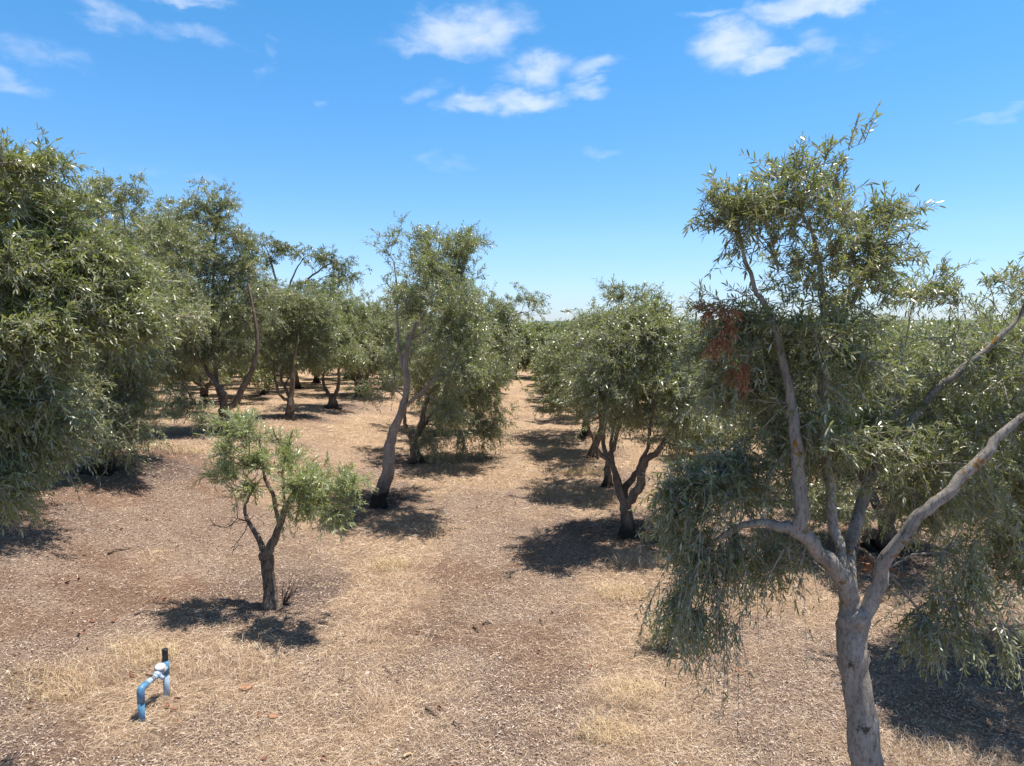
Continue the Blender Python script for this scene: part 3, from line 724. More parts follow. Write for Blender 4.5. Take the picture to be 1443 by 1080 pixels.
def hero_small():
    rng = np.random.default_rng(13); Y = 8.8
    g = G(381, 852); Y = g[1]
    base = np.array([g[0], g[1], g[2] - .04])
    sk = Skeleton()
    def q(px, py, dy=0): return P(px, py, Y + dy)
    t = sk.limb([base, q(379, 825), q(377, 800), q(375, 782)], [.095, .082, .078, .088], sub=4, wob=.006, rng=rng)
    a = sk.limb([q(384, 765), q(394, 742), q(402, 715), q(410, 700)], [.05, .042, .036, .024], start=t[-1], sub=4, wob=.006, rng=rng)
    a2 = sk.limb([q(386, 702), q(376, 680), q(370, 655), q(366, 620, .1)], [.024, .020, .018, .012], start=a[1], sub=4, wob=.006, rng=rng)
    c = sk.limb([q(366, 762, .1), q(354, 742, .15), q(345, 722, .2), q(350, 702, .2), q(362, 680, .2)], [.038, .030, .022, .014, .008], start=t[-1], sub=4, wob=.006, rng=rng)
    d = sk.limb([q(430, 685), q(455, 680, -.1), q(480, 690, -.1)], [.018, .013, .009], start=a[3], sub=4, wob=.006, rng=rng)
    d2 = sk.limb([q(398, 670, .1), q(400, 640, .1), q(385, 605, .1)], [.016, .012, .008], start=a[2], sub=4, wob=.006, rng=rng)
    l = px_lobes([(350, 602, 30, 14, -.1, .35, 1.3), (390, 620, 26, 16, .1, .35, 1.0), (345, 628, 32, 14, -.2, .35, 1.0), (332, 660, 30, 12, -.3, .35, 1.1), (375, 650, 34, 17, -.3, .4, 1.4), (412, 655, 26, 15, -.1, .3, .8),
                  (360, 690, 26, 8, -.3, .25, .3), (430, 678, 32, 18, -.5, .4, 1.6), (465, 675, 34, 18, -.6, .4, 1.5), (496, 690, 22, 18, -.6, .35, 1.0), (465, 712, 38, 15, -.8, .35, 1.2), (430, 712, 26, 12, -.6, .3, .7), (480, 730, 24, 8, -.8, .25, .4)], Y)
    A, _ = lobe_points(l, 420, rng, .065, 8)
    ends = sk.grow(A, rng, .35, .08, minpath=1.15)
    P0, D = twig_seeds(sk, ends, rng, 4, .30, .6, q(400, 690))
    V, F, mi = foliage(P0, D, rng, (.10, .21), .12, 8, (.05, .082), .15, 1, .0020, .5, .3)
    # bare dead twigs
    dead = Skeleton()
    i0 = dead.add(q(350, 735, .15), -1, .008)
    dl = px_lobes([(325, 735, 28, 12, .1, .25, 1), (305, 742, 18, 16, 0, .2, 1), (338, 765, 18, 14, 0, .15, .5), (320, 700, 15, 15, .1, .1, .3), (372, 735, 20, 6, .1, .1, .3)], Y)
    A, _ = lobe_points(dl, 60, rng, .05, 5)
    dead.grow(A, rng, .5, .02, wob=.15)
    ch = dead.finish(.0032, .4)
    Vb, Qb, Tb = dead.tubes(ch, rng)
    dead = Skeleton()
    j0 = dead.add(base + [.16, .02, .04], -1, .016)
    A = base + np.array([.28, 0, .22]) + rng.normal(0, 1, (14, 3)) * [.06, .05, .12]
    for z in A:
        z[2] = max(z[2], .08)
        dead.limb([dead.p[j0] * .5 + z * .5 + rng.normal(0, .02, 3), z], [.006, .0025], start=j0, sub=2)
    ch = dead.finish(.0016, .4)
    Vd, Qd, Td = dead.tubes(ch, rng)
    e = build_tree('small_olive_tree', base, sk, [('crown', V, F, mi, [M_leaf_s, M_twig]), ('dead_branch', Vb, [Qb, Tb], [np.zeros(len(Qb)), np.zeros(len(Tb))], [M_dead_twig]), ('dead_sprout', Vd, [Qd, Td], [np.zeros(len(Qd)), np.zeros(len(Td))], [M_dead_twig])], rng, M_bark_small, M_leaf_s,
                   'small bright green young olive tree with bare dead twigs on its left, left foreground', flare=.8, rtip=.0022)

def hero_center():
    rng = np.random.default_rng(14)
    g = G(533, 712); Y = g[1]; base = np.array([g[0], g[1], g[2] - .06])
    sk = Skeleton()
    def q(px, py, dy=0): return P(px, py, Y + dy)
    t = sk.limb([base, q(540, 685), q(548, 660), q(549, 635), q(555, 605), q(566, 578), q(574, 540), q(572, 505), q(577, 480), q(588, 452), q(600, 410), q(615, 360), q(622, 335)],
                [.16, .14, .115, .105, .085, .072, .056, .046, .038, .030, .022, .014, .008], sub=4, wob=.01, rng=rng)
    a = sk.limb([q(592, 555), q(612, 530), q(630, 490)], [.032, .024, .014], start=t[5], sub=4, wob=.01, rng=rng)
    b = sk.limb([q(562, 490), q(560, 430), q(556, 370)], [.03, .02, .01], start=t[6], sub=4, wob=.01, rng=rng)
    c = sk.limb([q(620, 450, .3), q(650, 400, .3)], [.02, .011], start=t[8], sub=4, wob=.01, rng=rng)
    l = px_lobes([(618, 348, 34, 22, -.3, .6, 1.5), (655, 345, 22, 18, .4, .5, .8), (562, 342, 14, 14, 0, .3, .35), (598, 378, 40, 28, -.7, .7, 1.9), (645, 385, 34, 32, .5, .7, 2.0), (610, 430, 46, 32, .8, .7, 2.0), (655, 430, 28, 32, -.9, .6, 1.5), (600, 425, 34, 24, -1.0, .5, 1.0),
                  (570, 420, 24, 28, .5, .5, .8), (628, 500, 40, 38, 1.0, .7, 1.8), (560, 505, 30, 26, .9, .5, .9), (545, 545, 26, 26, .8, .5, .7), (650, 520, 34, 44, -1.1, .7, 1.8), (625, 580, 28, 22, -1.0, .5, .8), (655, 470, 30, 28, -.6, .7, 1.4), (620, 470, 26, 26, -1.2, .5, 1.0)], Y)
    A, _ = lobe_points(l, 1020, rng, .14, 8)
    ends = sk.grow(A, rng, .35, .06, minpath=2.2)
    P0, D = twig_seeds(sk, ends, rng, 4, .3, .6, q(605, 470))
    V, F, mi = foliage(P0, D, rng, (.16, .32), .22, 8, (.060, .090), .23, 0, .0030, .7, .28)
    build_tree('olive_tree', base, sk, [('crown', V, F, mi, [M_leaf_y, M_twig])], rng, M_bark_pale, M_leaf,
               'tall slender olive tree with pale trunk leaning right, left of the lane', flare=.7)

def hero_from(pxb, trunk, limbs, lobes, label, seed, n=600, leafm=None, ls=(.06, .09), twd=(.16, .34), per=4, droop=.35, bark=None, clump=.14, wid=.24, trunk_r=.13, up=.15, minpath=.9, base=None, spreadY=1.0):
    rng = np.random.default_rng(seed)
    g = G(*pxb) if base is None else np.array([base[0], base[1], tz(base[0], base[1])])
    Y = g[1]; bs = np.array([g[0], g[1], g[2] - .05])
    sk = Skeleton()
    def q(v): return P(v[0], v[1], Y + (v[2] if len(v) > 2 else 0))
    t = sk.limb([bs] + [q(v) for v in trunk], list(np.linspace(trunk_r * 1.15, trunk_r * .85, len(trunk) + 1)), sub=4, wob=.01, rng=rng)
    for pts, r0 in limbs:
        k = len(pts)
        sk.limb([q(v) for v in pts], list(np.linspace(r0, r0 * .35, k)), start=t[-1], sub=4, wob=.015, rng=rng)
    dz = min(.055 * Y, 1.0) * spreadY
    l = px_lobes([(a, b, c * 1.02, d * 1.0, e_ + rng.choice([-1, 1]) * rng.uniform(.5, 1.2) * dz * (.35 if f_ < .5 else 1), f_ * 1.2, g_) for a, b, c, d, e_, f_, g_ in lobes], Y)
    A, _ = lobe_points(l, int(n * 1.2), rng, clump, 8)
    ends = sk.grow(A, rng, .33, .08, minpath=minpath)
    P0, D = twig_seeds(sk, ends, rng, per, up, .8, np.mean([x[0] for x in l], 0))
    V, F, mi = foliage(P0, D, rng, twd, droop, 8, ls, wid, 0, .0028, .7, .28)
    return build_tree('olive_tree', bs, sk, [('crown', V, F, mi, [leafm or M_leaf, M_twig])], rng, bark or M_bark, None, label)

# ---- generic orchard trees, built once and copied
def variant(seed, detail_n, ls, per, height=3.9, radius=1.9, leafm=None, twig=.003, wid=.24, forks=3, low=1.15, npair=7):
    rng = np.random.default_rng(seed)
    sk = Skeleton(); z0 = np.array([0, 0, -.06])
    lean = rng.normal(0, .08, 2)
    fh = rng.uniform(.45, .8)
    t = sk.limb([z0, np.array([lean[0] * .5, lean[1] * .5, fh * .5]), np.array([lean[0], lean[1], fh])], [.15, .13, .13], sub=4, wob=.012, rng=rng)
    th0 = rng.random() * 6
    lobes = []
    for k in range(forks):
        th = th0 + k * 2 * math.pi / forks + rng.normal(0, .3)
        u = np.array([math.cos(th), math.sin(th), 0])
        r1 = radius * rng.uniform(.25, .42); hh = rng.uniform(.40, .52) * height
        r2 = radius * rng.uniform(.42, .65); h2 = rng.uniform(.6, .85) * height
        m = np.array([lean[0], lean[1], 0])
        sk.limb([m + u * r1 * .6 + [0, 0, fh + (hh - fh) * .5], m + u * r1 + [0, 0, hh], m + u * r2 + [0, 0, h2]], [.075, .055, .02], start=t[-1], sub=4, wob=.03, rng=rng)
        lobes.append((m + u * r2 + [0, 0, h2], (radius * .45, radius * .45, height * .17), 2.4))
        lobes.append((m + u * radius * .68 + [0, 0, height * rng.uniform(.42, .52)], (radius * .38, radius * .38, height * .16), 1.7))
        th2 = th + .9
        lobes.append((m + np.array([math.cos(th2), math.sin(th2), 0]) * radius * .7 + [0, 0, height * rng.uniform(.36, .6)], (radius * .34, radius * .34, height * .15), 1.2))
    lobes.append((np.array([lean[0], lean[1], height * .72]), (radius * .5, radius * .5, height * .2), 2.6))
    lobes.append((np.array([rng.normal(0, .5), rng.normal(0, .5), height * .9]), (radius * .26, radius * .26, height * .13), .9))
    for k in range(2):
        th = rng.random() * 6.3
        lobes.append((np.array([math.cos(th) * radius * .8, math.sin(th) * radius * .8, low]), (radius * .25, radius * .25, .3), .5))
    A, _ = lobe_points(lobes, detail_n, rng, .145, 10)
    ends = sk.grow(A, rng, .33, .08, minpath=.9)
    P0, D = twig_seeds(sk, ends, rng, per, .12, .8, np.array([0, 0, height * .55]))
    V, F, mi = foliage(P0, D, rng, (.2, .42), .35, npair, ls, wid, 0, twig)
    return build_tree('olive_variant', (0, 0, 0), sk, [('crown', V, F, mi, [leafm or M_leaf, M_twig])], rng, M_bark, None, None, data_only=True, rmin=(.004 if twig > 0 else .012))

PLACED = []
def place(parts, x, y, rz, scale, label, group, name='olive_tree', sz=None):
    e = empty(name, (x, y, tz(x, y)), rz)
    e.scale = (scale, scale, sz or scale)
    tag(e, label, 'olive tree', group)
    for pn, me in parts: link(pn, me, e)
    return e

# ------------------------------------------------------------------ where the orchard trees stand
ORD = ['first', 'second', 'third', 'fourth', 'fifth', 'sixth', 'seventh', 'eighth', 'ninth', 'tenth', 'eleventh', 'twelfth', 'thirteenth']
rowspec = []   # (row name, [(x, y), ...], first ordinal)
def jit(r, s=.25): return r.uniform(-s, s)
_rj = random.Random(5)
left1 = [(-3.2 + jit(_rj, .15), y) for y in (27.0, 31.5, 36, 40.5, 44.5)]
right1 = [(1.5 + jit(_rj, .1), y) for y in (26.0, 29.8, 33.5, 37.5, 41.5, 45)]
left2 = [(-8.0 + jit(_rj), y) for y in (31.0, 35.6, 40.2, 44.8, 49.4)]
left3 = [(-12.8 + jit(_rj, .4), y) for y in (17.6, 21.8, 26.4, 31.0, 35.6, 40.2, 44.8, 49.4)]
left4 = [(-17.5 + jit(_rj, .5), y) for y in (23.5, 28.2, 33, 37.6, 42.2, 46.8)]
left5 = [(-22.2 + jit(_rj, .5), y) for y in (30, 34.6, 39.2, 43.8, 48.4)]
left6 = [(-27 + jit(_rj, .5), y) for y in (36, 41, 46, 51)]
left7 = [(-32 + jit(_rj, .5), y) for y in (43, 48, 53)]
right2 = [(5.4 + jit(_rj, .2), y) for y in (14.4, 18.2, 21.9, 25.8, 30, 34, 38, 42, 46, 50)]
right3 = [(9.6 + jit(_rj, .4), y) for y in (14.0, 17.8, 21.6, 25.4, 29.5, 34, 38, 42, 46, 50)]
right4 = [(14 + jit(_rj, .5), y) for y in (20.5, 24.6, 28.8, 33, 37, 41, 45, 49)]
right5 = [(18.4 + jit(_rj, .5), y) for y in (27, 31, 35, 39, 43, 47)]
right6 = [(23 + jit(_rj, .5), y) for y in (33, 37.5, 42, 46.5)]
right7 = [(27.6 + jit(_rj, .5), y) for y in (40, 45, 50)]
endrow = [(x + jit(_rj, .3), 47.6 + jit(_rj, .5)) for x in (-3.4, -1.6, .3, 2.2, 4.1)]
for r in (left1, right1, left2, left3, right2, right3, left4, right4): TREE_SPOTS += [(a, b, 1.9) for a, b in r]
HERO_SPOTS = [(-3.3, 8.8, 1.3), (-3.1, 13.7, 2.0), (-3.2, 18.2, 2.2), (-3.2, 22.3, 2.0), (-7.8, 12.6, 2.2), (-7.9, 17.4, 2.2), (-7.9, 22, 2.0), (-7.8, 26.5, 2), (1.5, 11.8, 2.0), (1.5, 15.3, 1.8), (1.45, 18.7, 1.8), (1.5, 22.3, 1.9), (5.3, 10.7, 2.2), (5.9, 7.2, 2.2), (-4.15, 4.6, 1.6), (-8.3, 9.1, 2.2), (1.8, 3.8, 1.4)]
TREE_SPOTS += HERO_SPOTS
build_ground()

hero_fore()
hero_left()
hero_small()
hero_center()
# left of the lane, one behind the slender tree
hero_from((587, 650), [(584, 632), (583, 622)],
          [([(572, 605), (570, 585), (575, 560)], .06), ([(592, 600), (600, 570), (615, 530)], .075), ([(605, 590, .4), (650, 540, .4), (690, 480, .3), (735, 440, .2)], .06)],
          [(690, 435, 34, 20, .2, .6, 1.1), (735, 428, 24, 10, .1, .4, .6), (665, 470, 40, 32, 0, .8, 1.9), (705, 475, 30, 28, 0, .7, 1.3), (620, 520, 50, 36, .4, .7, 2), (672, 540, 38, 38, -.2, .7, 2.1), (640, 580, 30, 28, .1, .5, 1.1), (682, 595, 26, 24, -.3, .5, 1.1), (655, 618, 14, 14, -.2, .3, .3), (590, 460, 40, 30, .6, .6, 1.1), (700, 530, 22, 30, 0, .5, .9), (605, 625, 14, 18, -.1, .3, .4)],
          'wide dark drooping olive tree directly behind the slender leaning one', 21, n=1100, leafm=M_leaf_g, droop=.6, clump=.17, ls=(.07, .10))
hero_from((620, 614), [(619, 600), (620, 590)], [([(610, 575), (600, 550)], .07), ([(632, 575), (650, 540)], .07)],
          [(620, 500, 50, 36, 0, .9, 2), (650, 540, 50, 30, 0, .8, 2), (590, 540, 40, 30, 0, .8, 1.4), (670, 510, 36, 36, 0, .8, 1.5), (684, 555, 18, 22, 0, .5, .6), (640, 450, 40, 30, 0, .8, 1.2)],
          'olive tree with a straight dark trunk, third back on the left lane edge', 22, n=760, clump=.2, ls=(.08, .115))
# second row on the left
hero_from(None, [(-230, 700), (-230, 660)],
          [([(-270, 560), (-300, 450)], .08), ([(-180, 560), (-130, 450), (-60, 380)], .08)],
          [(-100, 300, 110, 60, 0, 1, 2.5), (-60, 420, 120, 80, 0, 1, 3), (-260, 420, 120, 110, 0, 1.2, 3), (20, 480, 80, 60, 0, .8, 2), (-80, 560, 110, 60, 0, 1, 2.4), (60, 560, 50, 50, 0, .6, 1.0), (20, 640, 50, 34, 0, .5, .8)],
          'olive crown behind the left edge one, its shadow beside the droop', 28, n=1100, clump=.15, base=(-8.3, 9.1), ls=(.06, .09))
hero_from((143, 664), [(146, 640), (146, 620)],
          [([(120, 590), (95, 540), (85, 460)], .09), ([(165, 590), (185, 530), (190, 440)], .08), ([(145, 560, .3), (150, 450, .3), (150, 330, .2)], .08)],
          [(120, 300, 50, 28, .3, .6, 1.3), (165, 275, 34, 20, .3, .5, .8), (75, 300, 40, 30, .4, .6, 1.0), (200, 330, 45, 32, .2, .6, 1.6), (130, 360, 70, 40, 0, .8, 2.6), (215, 410, 36, 40, .1, .6, 1.5), (110, 440, 80, 50, 0, .9, 3), (180, 500, 48, 48, -.4, .7, 2.2), (100, 550, 60, 45, -.4, .7, 2.2), (165, 575, 46, 38, -.6, .5, 1.8), (40, 520, 50, 60, 0, .8, 1.6), (185, 600, 20, 24, -.6, .3, .6), (240, 350, 34, 36, .3, .6, 1.3), (240, 420, 30, 40, .3, .6, 1.1), (110, 610, 30, 16, -.6, .4, .6), (165, 635, 16, 10, -.5, .2, .25)],
          'big dense olive tree with thick black trunk at the left edge', 23, n=1500, droop=.5, clump=.14, ls=(.065, .095), trunk_r=.19)
hero_from((315, 612), [(314, 592), (314, 578)],
          [([(316, 555), (303, 540), (290, 520), (270, 480)], .075), ([(330, 570), (343, 545), (358, 515), (362, 470), (350, 400)], .085), ([(300, 500, .4), (300, 400, .3), (305, 310, .2)], .05)],
          [(310, 285, 22, 18, .2, .35, .5), (285, 320, 40, 28, .2, .5, 1.2), (230, 330, 30, 30, .5, .6, .8), (215, 440, 34, 40, .3, .7, 1.1), (325, 345, 22, 24, .2, .4, .6), (300, 380, 50, 34, 0, .8, 2), (340, 430, 40, 38, 0, .8, 1.8), (270, 440, 48, 38, 0, .9, 2), (300, 490, 55, 28, 0, .9, 1.8), (245, 510, 34, 30, -.3, .6, 1.2), (262, 560, 18, 22, -.5, .4, .55), (283, 575, 12, 14, -.5, .3, .2), (240, 390, 36, 40, .4, .7, 1.2)],
          'tall olive with two spreading limbs and the highest feathery top in the left rows', 24, n=1500, clump=.17, ls=(.07, .10), trunk_r=.14, leafm=M_leaf_g)
hero_from((408, 591), [(409, 575), (409, 565)],
          [([(398, 560), (390, 545), (387, 525), (384, 500)], .05), ([(404, 550, .2), (396, 530, .2), (398, 500, .2)], .045), ([(412, 540), (412, 515), (420, 480)], .075)],
          [(385, 425, 40, 24, 0, .8, 1.2), (430, 440, 42, 28, 0, .8, 1.6), (390, 450, 50, 32, 0, .9, 1.9), (370, 490, 40, 24, 0, .8, 1.3), (430, 485, 44, 26, 0, .8, 1.5), (400, 510, 40, 14, 0, .7, .8), (355, 440, 30, 34, .3, .8, 1.1), (455, 450, 24, 30, .2, .7, .8)],
          'three limbed olive tree behind the small bright green one, in the left rows', 25, n=900, clump=.19, ls=(.08, .11), leafm=M_leaf_g)
hero_from((469, 576), [(469, 562)],
          [([(460, 550), (455, 535), (462, 510)], .07), ([(476, 548), (477, 525), (480, 500)], .075)],
          [(465, 420, 40, 24, 0, .9, 1.1), (490, 450, 40, 28, 0, .9, 1.5), (455, 460, 44, 28, 0, .9, 1.7), (470, 500, 46, 22, 0, .9, 1.4), (435, 495, 30, 20, 0, .7, .7)],
          'olive tree with a stout two forked black trunk in the left rows', 26, n=760, clump=.2, ls=(.09, .125), trunk_r=.17, leafm=M_leaf_y)
hero_from((512, 560), [(512, 545)],
          [([(508, 530), (500, 505)], .07), ([(518, 530), (528, 500)], .07)],
          [(520, 440, 34, 24, 0, .9, 1.2), (500, 470, 38, 26, 0, .9, 1.5), (540, 470, 34, 26, 0, .9, 1.3), (515, 505, 40, 22, 0, .9, 1.3)],
          'olive tree with one straight black trunk left of the leaning pale trunk', 27, n=640, clump=.24, ls=(.10, .14), leafm=M_leaf_g)
# right of the lane
hero_from((885, 756), [(884, 735), (882, 712)],
          [([(872, 690), (865, 662), (852, 645), (838, 630)], .06), ([(880, 690, .2), (893, 672, .2), (902, 655, .2), (915, 620, .1), (920, 560)], .058), ([(900, 690, -.1), (908, 655, -.1), (930, 632, -.1), (950, 600), (960, 540)], .07), ([(862, 640, .4), (866, 590, .4), (880, 520, .3), (880, 450, .2)], .03)],
          [(880, 425, 24, 22, .1, .4, .6), (880, 470, 38, 30, 0, .6, 1.6), (920, 450, 30, 22, .2, .5, .9), (920, 500, 45, 34, 0, .7, 2.0), (860, 520, 38, 36, 0, .6, 1.6), (960, 500, 34, 34, .1, .6, 1.2), (900, 560, 48, 26, 0, .7, 1.8), (965, 560, 34, 34, -.2, .5, 1.4), (845, 560, 28, 24, 0, .5, .8), (950, 605, 28, 20, -.2, .4, .8), (935, 480, 30, 20, -.4, .4, .8), (1000, 540, 36, 40, .2, .6, 1.3), (985, 600, 26, 24, 0, .4, .7)],
          'forked olive tree with lichen grey limbs over a black base, right edge of the lane', 31, n=1050, clump=.13, ls=(.062, .09), trunk_r=.11)
hero_from((856, 686), [(856, 665), (857, 648)],
          [([(850, 625), (846, 590), (840, 540)], .05), ([(866, 625), (876, 590), (880, 540)], .05)],
          [(850, 470, 32, 34, 0, .7, 1.5), (880, 510, 40, 34, 0, .7, 1.5), (835, 530, 32, 32, 0, .6, 1.2), (860, 570, 42, 18, 0, .6, .8), (900, 470, 35, 30, 0, .7, 1.1)],
          'thin olive tree with a short black stump trunk behind the forked one', 32, n=520, clump=.17, ls=(.07, .10), trunk_r=.075)
hero_from((834, 646), [(838, 630), (845, 612), (850, 598)],
          [([(850, 570), (846, 530)], .05), ([(860, 580), (870, 550)], .045)],
          [(835, 480, 30, 28, 0, .7, 1.2), (860, 500, 34, 28, 0, .8, 1.3), (815, 520, 32, 30, 0, .8, 1.3), (845, 550, 40, 24, 0, .8, 1.3), (806, 560, 22, 18, 0, .5, .6), (826, 462, 8, 20, 0, .2, .2)],
          'olive tree with a crooked grey leaning trunk, third along the right lane edge', 33, n=520, clump=.2, ls=(.08, .11), trunk_r=.10)
hero_from((825, 617), [(826, 602), (827, 588)],
          [([(818, 570), (812, 545)], .06), ([(838, 570), (848, 545)], .06)],
          [(800, 490, 34, 26, 0, .9, 1.5), (830, 480, 34, 24, 0, .9, 1.3), (790, 530, 32, 26, 0, .9, 1.4), (835, 525, 40, 26, 0, .9, 1.4), (785, 560, 20, 14, 0, .5, .5)],
          'olive tree with an upright dark trunk, fourth along the right edge of the lane', 34, n=480, clump=.22, ls=(.09, .12), trunk_r=.13)
# row to the right, behind the nearest tree
hero_from((1250, 792), [(1250, 770), (1249, 745)],
          [([(1230, 700), (1200, 640), (1180, 560)], .07), ([(1265, 700), (1300, 640), (1330, 560)], .08)],
          [(1200, 560, 60, 45, 0, .9, 2), (1290, 530, 60, 45, 0, .9, 2.2), (1230, 620, 70, 45, 0, .9, 2.2), (1330, 600, 60, 50, 0, .9, 2), (1160, 640, 50, 45, 0, .8, 1.5), (1290, 680, 60, 34, 0, .8, 1.4), (1250, 490, 50, 30, .1, .7, 1.2), (1340, 500, 50, 30, .3, .7, 1.2), (1180, 700, 34, 26, -.1, .5, .7)],
          'broad olive tree with a black trunk seen between the limbs of the nearest tree', 41, n=1100, clump=.15, ls=(.065, .095), trunk_r=.15, base=(5.35, 10.7))
hero_from(None, [(1540, 860), (1535, 800)],
          [([(1500, 700), (1460, 600), (1440, 520)], .08), ([(1580, 700), (1600, 600)], .08), ([(1470, 740, -.2), (1420, 680, -.2)], .05)],
          [(1470, 560, 80, 60, 0, .9, 3), (1420, 640, 60, 50, -.2, .8, 2.2), (1520, 470, 90, 50, 0, .9, 2.5), (1410, 730, 50, 40, -.2, .6, 1.5), (1560, 640, 90, 70, 0, .9, 3), (1450, 780, 50, 40, -.3, .6, 1.2), (1440, 500, 50, 34, .1, .6, 1.2)],
          'olive crown reaching in from the right edge of the photo above its dark shadow', 42, n=900, clump=.14, ls=(.06, .09), trunk_r=.15, base=(5.95, 7.0))

VM = [variant(100 + i, 780, (.10, .145), 4, height=h, radius=r * 1.12, leafm=m, forks=f, npair=7) for i, (h, r, m, f) in enumerate(
    [(4.0, 1.9, M_leaf, 3), (3.8, 2.1, M_leaf_g, 3), (4.3, 1.8, M_leaf_y, 2), (3.7, 2.0, M_leaf, 4), (4.1, 2.0, M_leaf_g, 2)])]
VF = [variant(200 + i, 480, (.14, .20), 4, height=h, radius=r * 1.12, leafm=m, forks=3, twig=0, npair=6, wid=.3) for i, (h, r, m) in enumerate(
    [(3.9, 2.0, M_leaf), (3.7, 2.1, M_leaf_g), (4.2, 1.9, M_leaf_y), (4.0, 2.1, M_leaf_y)])]

_rp = random.Random(77)
def put_row(spots, rowname, first, group, hs=1.0):
    for i, (x, y) in enumerate(spots):
        far = math.hypot(x, y) > 29
        v = _rp.choice(VF if far else VM)
        s = _rp.uniform(.84, 1.12) * hs
        lab = f'{ORD[first + i]} olive tree back in the {rowname}'
        place(v, x, y, _rp.uniform(0, 6.28), s, lab, group, sz=max(s, .88) * _rp.uniform(.90, 1.10))
GR = 'olive trees planted in rows'
put_row(left1, 'row along the left side of the lane', 4, GR, .80)
put_row(right1, 'row along the right side of the lane', 5, GR, .76)
put_row(left2, 'second row left of the lane', 6, GR)
put_row(left3, 'third row left of the lane', 0, GR, 1.12)
put_row(left4, 'fourth row left of the lane', 0, GR, 1.1)
put_row(left5, 'fifth row left of the lane', 0, GR, 1.1)
put_row(left6, 'sixth row left of the lane', 0, GR, 1.1)
put_row(left7, 'seventh row left of the lane', 0, GR, 1.1)
put_row(right2, 'second row right of the lane', 2, GR, .84)
put_row(right3, 'third row right of the lane', 0, GR, .84)
put_row(right4, 'fourth row right of the lane', 0, GR, .84)
put_row(right5, 'fifth row right of the lane', 0, GR, .84)
put_row(right6, 'sixth row right of the lane', 0, GR, .84)
put_row(right7, 'seventh row right of the lane', 0, GR, .84)
for i, (x, y) in enumerate(endrow):
    place(VF[i % 4], x, y, i * 1.3, 1.0, f'{ORD[i]} olive tree from the left closing off the lane end', 'trees closing the far end of the lane')

# ------------------------------------------------------------------ tall gum tree beyond the orchard
def gum():
    rng = np.random.default_rng(61); Y = 66
    base = P(395, 500, Y); base[2] = 0
    sk = Skeleton()
    def q(px, py, dy=0): return P(px, py, Y + dy)
    t = sk.limb([base, q(400, 480), q(402, 440)], [.45, .38, .32], sub=4, wob=.05, rng=rng)
    sk.limb([q(392, 410), q(385, 380), q(375, 350)], [.13, .08, .04], start=t[-1], sub=4, wob=.06, rng=rng)
    sk.limb([q(415, 412), q(440, 388), q(465, 372), q(485, 372)], [.13, .09, .06, .03], start=t[-1], sub=4, wob=.06, rng=rng)
    sk.limb([q(370, 415), q(355, 380), q(345, 355)], [.11, .07, .04], start=t[-1], sub=4, wob=.06, rng=rng)
    sk.limb([q(408, 405, .5), q(420, 375, .5), q(430, 362, .5)], [.10, .06, .03], start=t[-1], sub=4, wob=.06, rng=rng)
    l = px_lobes([(368, 343, 26, 10, 0, 1.5, 1.5), (398, 345, 20, 9, 0, 1.3, 1.1), (352, 360, 16, 9, 0, 1.3, 1.1), (385, 368, 14, 8, 1, 1.2, .9), (432, 358, 18, 8, 0, 1.2, 1.0), (458, 362, 18, 8, 0, 1.3, 1.2), (480, 375, 16, 9, 0, 1.2, 1.1), (495, 388, 9, 8, 0, .8, .6), (470, 392, 12, 8, 0, 1, .7), (440, 396, 14, 8, 0, 1, .6), (345, 395, 18, 14, 0, 1.5, 1.0), (415, 402, 14, 7, 0, 1, .4), (450, 410, 20, 10, 0, 1.5, .8), (335, 370, 12, 12, 0, 1, .5)], Y)
    A, _ = lobe_points(l, 520, rng, .36, 9)
    ends = sk.grow(A, rng, .3, .08, minpath=5)
    P0, D = twig_seeds(sk, ends, rng, 3, .0, .6)
    V, F, mi = foliage(P0, D, rng, (.3, .7), .4, 6, (.20, .32), .30, 0, .010)
    build_tree('gum_tree', base, sk, [('crown', V, F, mi, [M_leaf_gum, M_gum_bark])], rng, M_gum_bark, None,
               'tall gum tree with open umbrella crown rising behind the left rows', 'gum tree', rtip=.012, ex=.38)
gum()

# ------------------------------------------------------------------ woods beyond and the far ridge
def woods():
    rng = np.random.default_rng(71); V = []; F = []; off = 0
    lp = []; n_cl = 480
    for k in range(n_cl):
        x = rng.uniform(-85, 85); y = rng.uniform(56, 92)
        r = rng.uniform(1.8, 3.2); h = rng.uniform(3.0, 4.3) + (1.3 if x < -12 else 0)
        m = 380
        v = unit(rng.normal(0, 1, (m, 3))) * rng.uniform(.6, 1.05, (m, 1))
        lp.append(np.array([x, y, h * .5]) + v * [r, r, h * .5])
    lp = np.concatenate(lp)
    d = unit(rng.normal(0, 1, lp.shape))
    V, F = leaves(lp, d, rng.uniform(.35, .7, len(lp)), .6, rng, 0)
    me = mesh_np('woodland', V, F, [M_leaf])
    tag(link('woodland', me), 'low mass of olive and bush trees beyond the orchard', kind='stuff')
woods()

